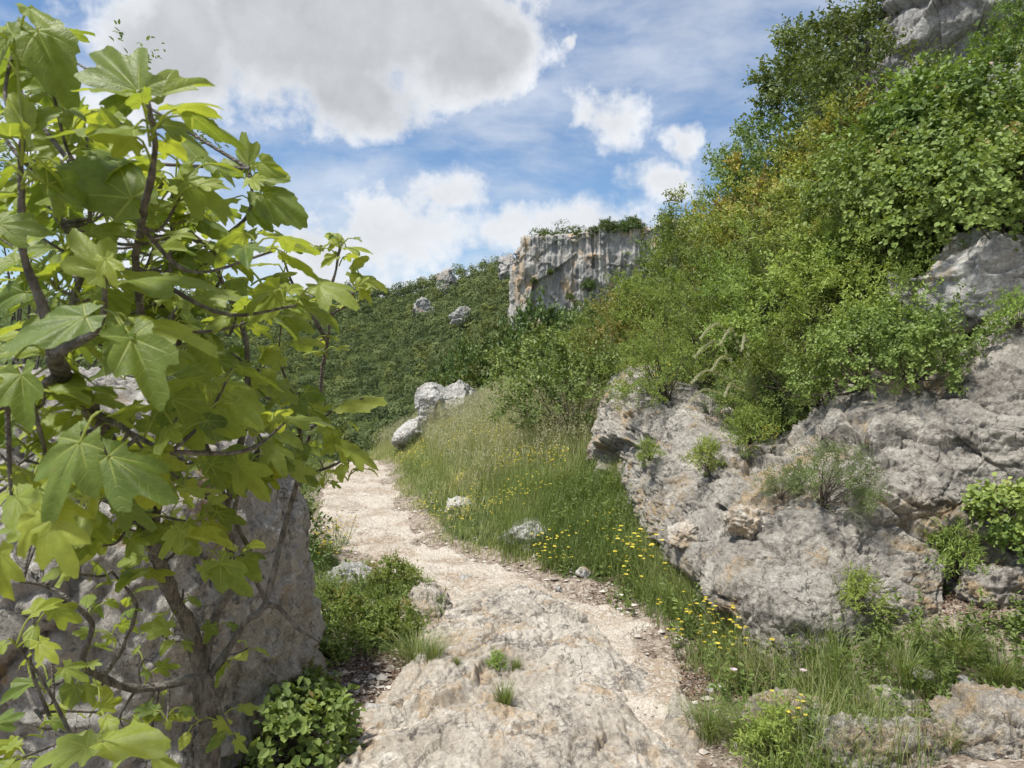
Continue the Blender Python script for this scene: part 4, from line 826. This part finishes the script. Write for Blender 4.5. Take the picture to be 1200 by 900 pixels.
FL = []
for i in range(10):
    g = np.random.default_rng(400+i); a1 = R(g.uniform(40, 50)); a2 = R(g.uniform(86, 104)); j = lambda: g.uniform(.92, 1.08)
    if i < 7: lb = [(0, 1., 1.), (a1, .78*j(), 1.05), (-a1, .78*j(), 1.05), (a2, .44*j(), 1.2), (-a2, .44*j(), 1.2)]
    else: lb = [(0, 1., .8), (a1*1.05, .74*j(), .9), (-a1*1.05, .74*j(), .9), (a2, .46, 1.), (-a2, .46, 1.)]
    FL.append(fig_leaf(500+i, lb, g.uniform(2.9, 3.5) if i < 7 else g.uniform(2.1, 2.6), g.uniform(.60, .78)))
fol, pet = MB(), MB()
gf = np.random.default_rng(77)
def put_leaf(base, tip, nrm, kind=None, young=None, stalk=None, wide=1.):
    L = np.linalg.norm(tip-base); y = unit(tip-base); n = unit(nrm-(nrm@y)*y); x = np.cross(y, n)
    V, Q, u, v = FL[gf.integers(0, 10) if kind is None else kind]
    fol.add(base+(V[:, :1]*x*wide+V[:, 1:2]*y+V[:, 2:]*n)*L, Q, None, rnd=float(gf.uniform(0, 1)), tone=float(np.clip(gf.normal(.12, .2), 0, .9) if young is None else young), lobe_u=u, lobe_v=v)
    if stalk is not None:
        m = (stalk+base)/2+np.array([0, 0, .012]); tube(pet, catmull([stalk, m, base, base+y*.02*L], 7), [.0022, .0018, .0012], 5); k_ = len(pet.V[-1]); fol.add(pet.V[-1], pet.Q[-1]-(pet.n-k_), pet.T[-1]-(pet.n-k_), rnd=.7, tone=.8, lobe_u=np.ones(k_), lobe_v=np.zeros(k_))
base_pt = P(238, 1115, 2.15)
BR = [
 ('trunk', [(238,1118,2.15),(243,900,2.15),(244,835,2.15),(238,790,2.15)], (.040, .033, .031)),
 ('branch', [(238,800,2.15),(222,735,2.12),(200,690,2.05),(180,640,1.95),(150,560,1.75),(105,480,1.45),(72,440,1.3),(60,400,1.22)], (.027, .016)),
 ('branch', [(60,405,1.22),(46,350,1.2),(28,290,1.18),(25,200,1.15),(27,150,1.13)], (.012, .004)),
 ('branch', [(64,415,1.22),(95,397,1.2),(118,380,1.15),(125,325,1.12)], (.012, .004)),
 ('branch', [(180,640,1.95),(188,540,1.8),(172,420,1.6),(160,300,1.4),(170,240,1.25),(181,180,1.2),(172,118,1.15)], (.013, .0045)),
 ('branch', [(238,795,2.15),(252,722,2.18),(270,685,2.2),(264,600,2.1),(240,520,2.0),(215,430,1.9),(200,330,1.85),(205,220,1.8)], (.019, .004)),
 ('branch', [(264,600,2.1),(286,500,2.0),(288,400,2.0),(254,300,2.0),(292,250,2.0),(292,198,2.0)], (.011, .004)),
 ('branch', [(250,790,2.15),(285,732,2.2),(312,703,2.25),(338,600,2.35),(352,550,2.35),(373,470,2.3),(386,380,2.25),(388,340,2.2),(400,286,2.2)], (.0135, .004)),
 ('branch', [(384,400,2.25),(362,362,2.2),(346,340,2.15),(330,296,2.1)], (.008, .003)),
 ('branch', [(386,372,2.25),(404,358,2.22),(424,330,2.2)], (.007, .003)),
 ('branch', [(366,500,2.3),(392,482,2.2),(425,466,2.1)], (.007, .003)),
 ('branch', [(352,570,2.35),(352,520,2.3),(345,480,2.2),(330,430,2.1)], (.010, .003)),
 ('branch', [(350,560,2.35),(368,553,2.3),(390,545,2.25),(412,532,2.15)], (.008, .003)),
 ('branch', [(312,703,2.25),(297,672,2.22),(292,640,2.2)], (.009, .004)),
 ('branch', [(308,708,2.25),(326,712,2.28),(350,738,2.3),(376,752,2.35)], (.011, .004)),
 ('branch', [(240,792,2.15),(212,798,2.12),(170,808,2.1),(120,794,2.05),(96,772,2.0),(108,738,2.0),(90,712,1.97),(60,690,1.95),(25,682,1.9)], (.017, .004)),
 ('branch', [(97,775,2.0),(72,798,1.95),(50,806,1.92),(22,800,1.9)], (.009, .004)),
 ('branch', [(122,790,2.05),(146,752,2.05),(158,706,2.0),(130,670,1.95)], (.009, .004)),
 ('branch', [(22,800,1.9),(60,850,1.75),(110,872,1.65)], (.006, .003)),
 ('branch', [(270,685,2.2),(292,648,2.2),(276,598,2.1),(305,520,2.0),(275,480,1.95)], (.011, .004)),
 ('branch', [(105,480,1.45),(140,500,1.4),(190,530,1.35),(215,540,1.3)], (.008, .003)),
 ('branch', [(70,440,1.3),(20,470,1.2),(-30,480,1.1)], (.010, .003)),
 ('branch', [(60,400,1.22),(85,350,1.3),(100,280,1.4),(110,200,1.35)], (.010, .003)),
]
fig = thing('fig_tree', 'fig tree with large lobed bright green leaves and grey bent branches filling the left side', 'tree', base_pt)
M_fig = bark_mat('fig_bark', (.20, .185, .165), (.075, .068, .06), 1.2)
SK = []
for i, (nm, pts, rad) in enumerate(BR):
    c = catmull([P(*q) for q in pts], len(pts)*7); c = c+.004*np.stack([fbm(c*14+k*5, 2, i) for k in range(3)], 1)
    mb = MB(); tube(mb, c-base_pt, np.array(rad)*(1. if nm == 'trunk' else .84), 10, .22, i); link(nm, mb.mesh(nm, M_fig), fig); SK.append(c)
SKP = np.concatenate(SK[1:])
# leaves one can pick out in the photo: foot of the blade, tip, distance, how far the tip leans to us, how much it faces up
EX = [(40,28,78,108,1.2,-.03,.3,.15),(20,35,-25,90,1.15,0,.4,.2),(168,152,40,148,1.12,-.05,.55,.15),(182,142,250,176,1.2,.03,.6,.2),(176,116,252,84,1.2,.05,.5,.35),(170,116,100,38,1.15,.03,.5,.2),(165,240,62,168,1.25,0,.3,.2),
 (292,198,283,150,2.0,0,.2,.3),(300,222,360,256,2.0,-.03,.3,.15),(297,212,342,204,2.0,0,.5,.3),(290,240,320,272,2.0,0,.2,0),(278,232,232,240,2.0,-.03,.5,.2),(286,205,258,180,2.0,0,.3,.3),
 (400,286,380,270,2.2,0,.4,.5),(402,290,440,290,2.2,0,.7,.5),(412,316,432,298,2.2,0,.4,.6),(420,328,456,334,2.2,0,.6,.6),(422,333,436,356,2.2,0,.3,.6),(396,300,372,312,2.2,0,.4,.4),(416,338,432,322,2.15,0,.4,.6),(410,318,425,336,2.2,0,.2,.5),
 (112,368,-8,402,1.05,-.05,.6,.0),(150,388,192,474,1.08,-.05,.45,.15),(150,388,116,440,1.08,-.02,.3,.1),(152,384,262,398,1.15,0,.7,.1),(140,330,272,316,1.2,0,.75,.2),(128,326,72,258,1.1,0,.3,.5),(122,300,135,335,1.1,-.02,.3,.6),(-8,262,60,268,1.1,0,.5,.1),
 (100,508,38,612,1.0,-.06,.5,.05),(118,528,210,592,1.2,-.03,.45,.05),(58,602,84,680,.98,-.03,.3,.65),(50,598,8,660,1.0,0,.3,.6),(-2,640,8,712,.95,0,.2,.6),(275,540,316,588,1.7,-.03,.3,.15),(190,462,292,512,1.4,-.02,.5,.2),(250,452,312,492,1.6,-.03,.3,.15),
 (255,655,294,702,1.95,-.03,.3,.0),(236,660,262,690,2.0,0,.2,.0),(202,738,158,732,2.0,0,.3,.05),(110,870,202,868,1.6,-.03,.7,.3),(110,874,26,892,1.5,-.02,.6,.1),(-10,850,30,836,1.5,0,.5,.05),(90,800,70,838,2.0,0,.2,.05),(96,800,114,832,2.0,0,.2,.05),
 (215,628,278,634,1.75,0,.7,.4),(215,618,180,655,1.7,-.03,.4,.1),(395,476,452,460,2.1,0,.6,.4),(405,526,449,546,2.1,0,.6,.4),(398,520,425,545,2.1,0,.3,.5),(380,498,402,528,2.15,0,.2,.0),(362,478,388,498,2.2,0,.2,.0),
 (25,432,28,505,1.1,-.04,.3,.05),(240,398,232,468,1.7,0,.3,.1),(330,366,372,392,2.1,0,.4,.2),(228,350,300,345,1.7,0,.6,.2),(60,440,110,470,1.3,0,.4,.0),(310,330,350,318,2.05,0,.5,.3),(205,160,255,196,1.7,0,.4,.2),(110,210,60,190,1.4,0,.4,.1),
 (28,152,12,100,1.13,0,.3,.3),(30,150,66,122,1.15,0,.4,.3),(24,160,-16,150,1.12,0,.4,.2),(310,450,352,470,1.95,0,.4,.2),(330,430,300,400,2.05,0,.4,.3),(292,545,262,580,1.8,0,.3,.0)]
for bx, by, tx, ty, Y, dY, upn, yg in EX:
    b = P(bx, by, Y); e = P(tx, ty, Y+dY); b = b+(e-b)*.10; e = e-(e-b)*.06
    k = np.linalg.norm((SKP-b)*[1, .7, 1], axis=1).argmin(); s = SKP[k]
    st = s if np.linalg.norm(s-b) < .16 else b-unit(e-b)*.06+np.array([0, 0, -.01])
    put_leaf(b, e, np.array([0, -(1-upn), upn])+gf.normal(size=3)*.12-.15*unit(e-b), None, yg, st)
# twigs that end in a whorl of leaves
g2 = np.random.default_rng(31)
TW = [(20,40,1.2),(60,100,1.25),(172,118,1.15),(27,150,1.13),(110,200,1.35),(60,250,1.3),(205,220,1.8),(235,250,1.9),(180,290,1.6),(292,198,2.0),(300,280,2.0),(255,310,1.9),(330,296,2.1),(215,350,1.7),(60,330,1.3),(120,330,1.3),(15,420,1.25),(280,370,1.9),(330,380,2.1),(400,286,2.2),(424,330,2.2),(380,340,2.2),(365,400,2.2),(310,430,2.0),(350,460,2.1),
 (240,420,1.8),(190,440,1.6),(250,490,1.6),(160,500,1.5),(110,470,1.45),(40,480,1.3),(80,560,1.3),(180,570,1.5),(230,560,1.7),(300,540,1.9),(400,478,2.15),(408,530,2.15),(375,540,2.25),(20,620,1.2),(100,600,1.4),(120,640,1.7),(190,640,2.0),(240,610,1.9),(285,650,2.1),(145,680,1.95),(30,540,1.3),(140,400,1.5),(80,400,1.5),(150,230,1.6),(20,330,1.4),(100,150,1.5),(40,200,1.5),(210,290,1.9),(260,420,2.05),(340,510,2.25),(150,345,1.8),(70,300,1.7),(130,560,1.7),(20,260,1.5),
 (130,735,2.1),(190,745,2.1),(150,690,2.05),(150,860,2.0),(195,850,2.0),(280,870,2.1),(170,900,1.9),(90,812,2.1),(60,620,1.6),(200,500,1.8),(310,480,2.1),(170,370,1.9),(240,330,2.1),(290,440,2.2),(60,500,1.7),(120,520,1.8),(210,460,2.0),(30,380,1.6),(90,340,1.8),(260,380,2.2),(330,540,2.3),(200,600,2.1),(70,620,1.8),(150,620,1.9),(250,550,2.1),(130,260,1.9),(200,260,2.0),(60,160,1.7),(20,100,1.5),(40,720,1.7),(100,760,2.0),(60,770,1.8),(215,690,2.1),(255,725,2.2),(170,770,2.1),(120,835,1.9),(225,870,2.1),(40,850,1.7),(15,750,1.6),(75,670,1.8),(190,810,2.1),(20,890,1.6),(290,760,2.25),(105,700,2.0)]
edge_x = [0, 60, 110, 180, 250, 300, 340, 360]; edge_y = [-20, 20, 60, 140, 180, 200, 260, 320]     # the crown thins out towards its upper right side
for _ in range(64):
    px, py = g2.uniform(-40, 350), g2.uniform(0, 620)
    if py > np.interp(px, edge_x, edge_y) and py < 640-.25*px: TW.append((px, py, g2.uniform(1.35, 2.35)))
tw_list = []
for i, (px, py, Y) in enumerate(TW):
    e = P(px, py, Y); k = np.linalg.norm((SKP-e)+np.array([0, 0, .03]), axis=1).argmin(); s = SKP[k]; L = np.linalg.norm(e-s)
    if L > .02:
        c = catmull([s, s+(e-s)*.5+gf.normal(size=3)*.10*L+np.array([0, 0, -.10*L]), e], 12); m2 = MB(); tube(m2, c-base_pt, [min(.0058, .003+L*.007), .0024], 7, .2, i); tw_list.append(m2)
    ax = unit(e-s+np.array([0, 0, .05])) if L > .02 else np.array([0, 0, 1.])
    small = .88 if Y > 1.9 else 1.; n = gf.integers(5, 8) if py < 660 else gf.integers(3, 5)
    a0 = gf.uniform(0, 6.28)
    for j in range(n):
        a = a0+j*2.4+gf.normal()*.3; el = gf.uniform(-.15, .75); d = np.array([math.cos(a)*math.cos(el), math.sin(a)*math.cos(el)*.9, math.sin(el)]); d = unit(d+.35*ax)
        st = e-ax*gf.uniform(0, .09); b = st+d*gf.uniform(.03, .075)*small
        ll = gf.uniform(.05, .098)*small*(.8 if py > 660 else 1.)*(.62 if px > 355 else 1.)
        if b[1] < .85 or (py > 560 and b[1] < .95): continue
        dd = unit(d*[1, 1, .35]+np.array([0, 0, -gf.uniform(.05, .75)]))
        put_leaf(b, b+dd*ll, np.array([-.15, -.42, .75])+gf.normal(size=3)*.35, None, np.clip(gf.normal(.14, .2)+(.25 if px > 355 else 0), 0, .9), st)
for m2 in tw_list: link('twig', m2.mesh('twig', M_fig), fig)
for mb in (fol,): mb.V = [v-base_pt for v in mb.V]
link('foliage', fol.mesh('fig_foliage', fig_leaf_mat()), fig)
# small leaved dark tree behind the boulder, seen through the fig
proto('hack', 'small_leaf_tree', 'tree', None, [(a.replace('stems', 'branches'), m) for a, m in SP('hack', 320, 2.6, 1.15, 110, 60, .034, .019, .17, 'oval', M_dark, M_bark, flat=.9, stem_r=.009, every=200, low=-.1, crown_from=.15)])
plant('hack', (-3.75, 5.6, .3), 1.38, 'twiggy dark small leaved tree behind the boulder, seen through the fig leaves', cat='tree')
plant('mid0', (-2.5, 6.6, -.2), .85, 'green shrub behind the boulder where the left verge drops away', name='verge_shrub', group=None)
SKY_S, EXPO = .092, .72
# ------------------------------------------------------------------ light, sky, camera
SUN = unit(np.array([-.36, -.20, .91]))
sd = bpy.data.lights.new('sun', 'SUN'); sd.energy = 3.4; sd.angle = R(6); sd.color = (1, .955, .88)
so = link('sun', sd); so.rotation_euler = Vector(SUN).to_track_quat('Z', 'Y').to_euler()
w = bpy.data.worlds.new('World'); scene.world = w; w.use_nodes = True
t = NT.__new__(NT); t.t = w.node_tree; t.t.nodes.clear(); t.out = t.n('OutputWorld')
sky = t.n('TexSky'); sky.sky_type = 'NISHITA'; sky.sun_disc = False; sky.sun_elevation = math.asin(SUN[2]); sky.sun_rotation = math.atan2(SUN[0], SUN[1])
sky.altitude = 300; sky.air_density = 1.; sky.dust_density = .6; sky.ozone_density = 1.6
dv = t.n('TexCoord').outputs['Generated']; sp = t.n('SeparateXYZ', i0=dv)
n1 = t.noise(dv, 7., 8, .62, .25); n2 = t.noise(t.vadd(dv, (3.1, 1.7, 2.2)), 17., 8, .6); nc = t.noise(dv, 4.2, 5, .6, .0, True)
wp = t.n('SeparateXYZ', i0=t.n('VectorMath', _operation='SUBTRACT', i0=nc, i1=(.5, .5, .5)).outputs[0])
az = t.math('ADD', t.math('ARCTAN2', sp.outputs[0], sp.outputs[1]), t.math('MULTIPLY', wp.outputs[0], .26))
el = t.math('ADD', t.math('ARCSINE', sp.outputs[2]), t.math('MULTIPLY', wp.outputs[1], .13))
def blobs(L):
    m = None
    for px, py, rx, ry in L:            # cloud centres and sizes as compass bearing and height above the horizon
        d = math.hypot(F, px-600); a0 = math.atan2(px-600, F); e0 = math.atan2(450-py, d)
        ra = rx/F*math.cos(a0)**2; re = ry/F*math.cos(a0)
        u = t.math('DIVIDE', t.math('SUBTRACT', az, a0), ra); v = t.math('DIVIDE', t.math('SUBTRACT', el, e0), re)
        k = t.math('SUBTRACT', 1., t.math('SQRT', t.math('ADD', t.math('MULTIPLY', u, u), t.math('MULTIPLY', v, v))))
        m = k if m is None else t.n('Math', _operation='SMOOTH_MAX', i0=m, i1=k, i2=.18).outputs[0]
    return m
n3 = t.noise(t.vadd(dv, (1.1, 4.7, 3.2)), 46., 6, .6)
nn = t.math('ADD', t.math('ADD', t.math('MULTIPLY', t.math('SUBTRACT', n1, .5), 1.5), t.math('MULTIPLY', t.math('SUBTRACT', n2, .5), 1.5)), t.math('MULTIPLY', t.math('SUBTRACT', n3, .5), .6))
big = blobs([(385, 25, 290, 118), (545, 55, 100, 76), (430, 105, 110, 60), (190, 50, 150, 90), (300, -170, 500, 190)])
sml = blobs([(470, 270, 140, 78), (530, 222, 60, 40), (350, 290, 180, 90), (180, 260, 200, 120), (60, 160, 120, 110), (725, 136, 46, 52), (785, 210, 70, 26), (808, 160, 26, 34), (640, 275, 190, 45), (672, 40, 20, 14), (590, 340, 700, 42)])
cb = t.step(t.math('ADD', big, t.math('MULTIPLY', nn, .62)), -.10, .40)
cs = t.math('MULTIPLY', t.step(t.math('ADD', sml, t.math('MULTIPLY', nn, 1.05)), -.06, .84), .96)
els = t.math('MULTIPLY', t.math('SUBTRACT', 1., t.step(el, .1, .9)), 1.)
cir = t.noise(t.vmul(t.vadd(dv, t.vmul(nc, (.12, .12, .05))), (1., 1., 3.2)), 3.4, 7, .58, .0)
ci = t.math('MULTIPLY', t.step(cir, .36, .66), t.n('MapRange', i0=el, i1=.05, i2=.75, i3=.66, i4=.36).outputs[0])
behind = t.math('MULTIPLY', t.step(sp.outputs[1], .25, -.1), t.step(n1, .44, .60))
cov = t.math('MAXIMUM', t.math('MAXIMUM', cb, cs), t.math('MAXIMUM', ci, behind))
thick = t.math('MULTIPLY', cb, t.step(t.math('ADD', big, t.math('MULTIPLY', nn, .42)), .10, .62))
thick = t.math('MAXIMUM', thick, t.math('MULTIPLY', cs, t.math('MULTIPLY', t.step(t.math('ADD', sml, t.math('MULTIPLY', nn, .9)), .42, .95), .4)))
ccol = t.mix(thick, (.56, .57, .585), (.36, .375, .395))
lump = t.n('MapRange', i0=n2, i1=.3, i2=.7, i3=.88, i4=1.1).outputs[0]
ccol = t.mix(1., ccol, t.n('CombineXYZ', i0=lump, i1=lump, i2=lump).outputs[0], 'MULTIPLY')
hz_ = t.step(el, .22, -.02)
cov = t.math('MAXIMUM', cov, t.math('MULTIPLY', hz_, .55))
b1 = t.n('Background', Color=t.n('HueSaturation', Saturation=1.12, Color=sky.outputs[0]), Strength=SKY_S); b2 = t.n('Background', Color=ccol, Strength=1.)
t.t.links.new(t.n('MixShader', i0=cov, i1=b1.outputs[0], i2=b2.outputs[0]).outputs[0], t.out.inputs[0])

cam = bpy.data.cameras.new('camera'); co_ = link('camera', cam, None, (0, 0, H)); co_.rotation_euler = (R(90), 0, 0)
cam.sensor_width = 36; cam.lens = 18/(600/F); cam.clip_start = .05; cam.clip_end = 8000
cam.dof.use_dof = True; cam.dof.focus_distance = 4.5; cam.dof.aperture_fstop = cam.lens/3.0
scene.camera = co_
scene.render.engine = 'CYCLES'
cy = scene.cycles; cy.use_denoising = True; cy.max_bounces = 6; cy.diffuse_bounces = 3; cy.glossy_bounces = 2; cy.transmission_bounces = 4; cy.transparent_max_bounces = 4
cy.sample_clamp_indirect = 6; cy.use_adaptive_sampling = True; cy.adaptive_threshold = .02; cy.caustics_reflective = False; cy.caustics_refractive = False
vs = scene.view_settings; vs.view_transform = 'Standard'; vs.look = 'None'; vs.gamma = 1; vs.use_curve_mapping = False; vs.exposure = EXPO
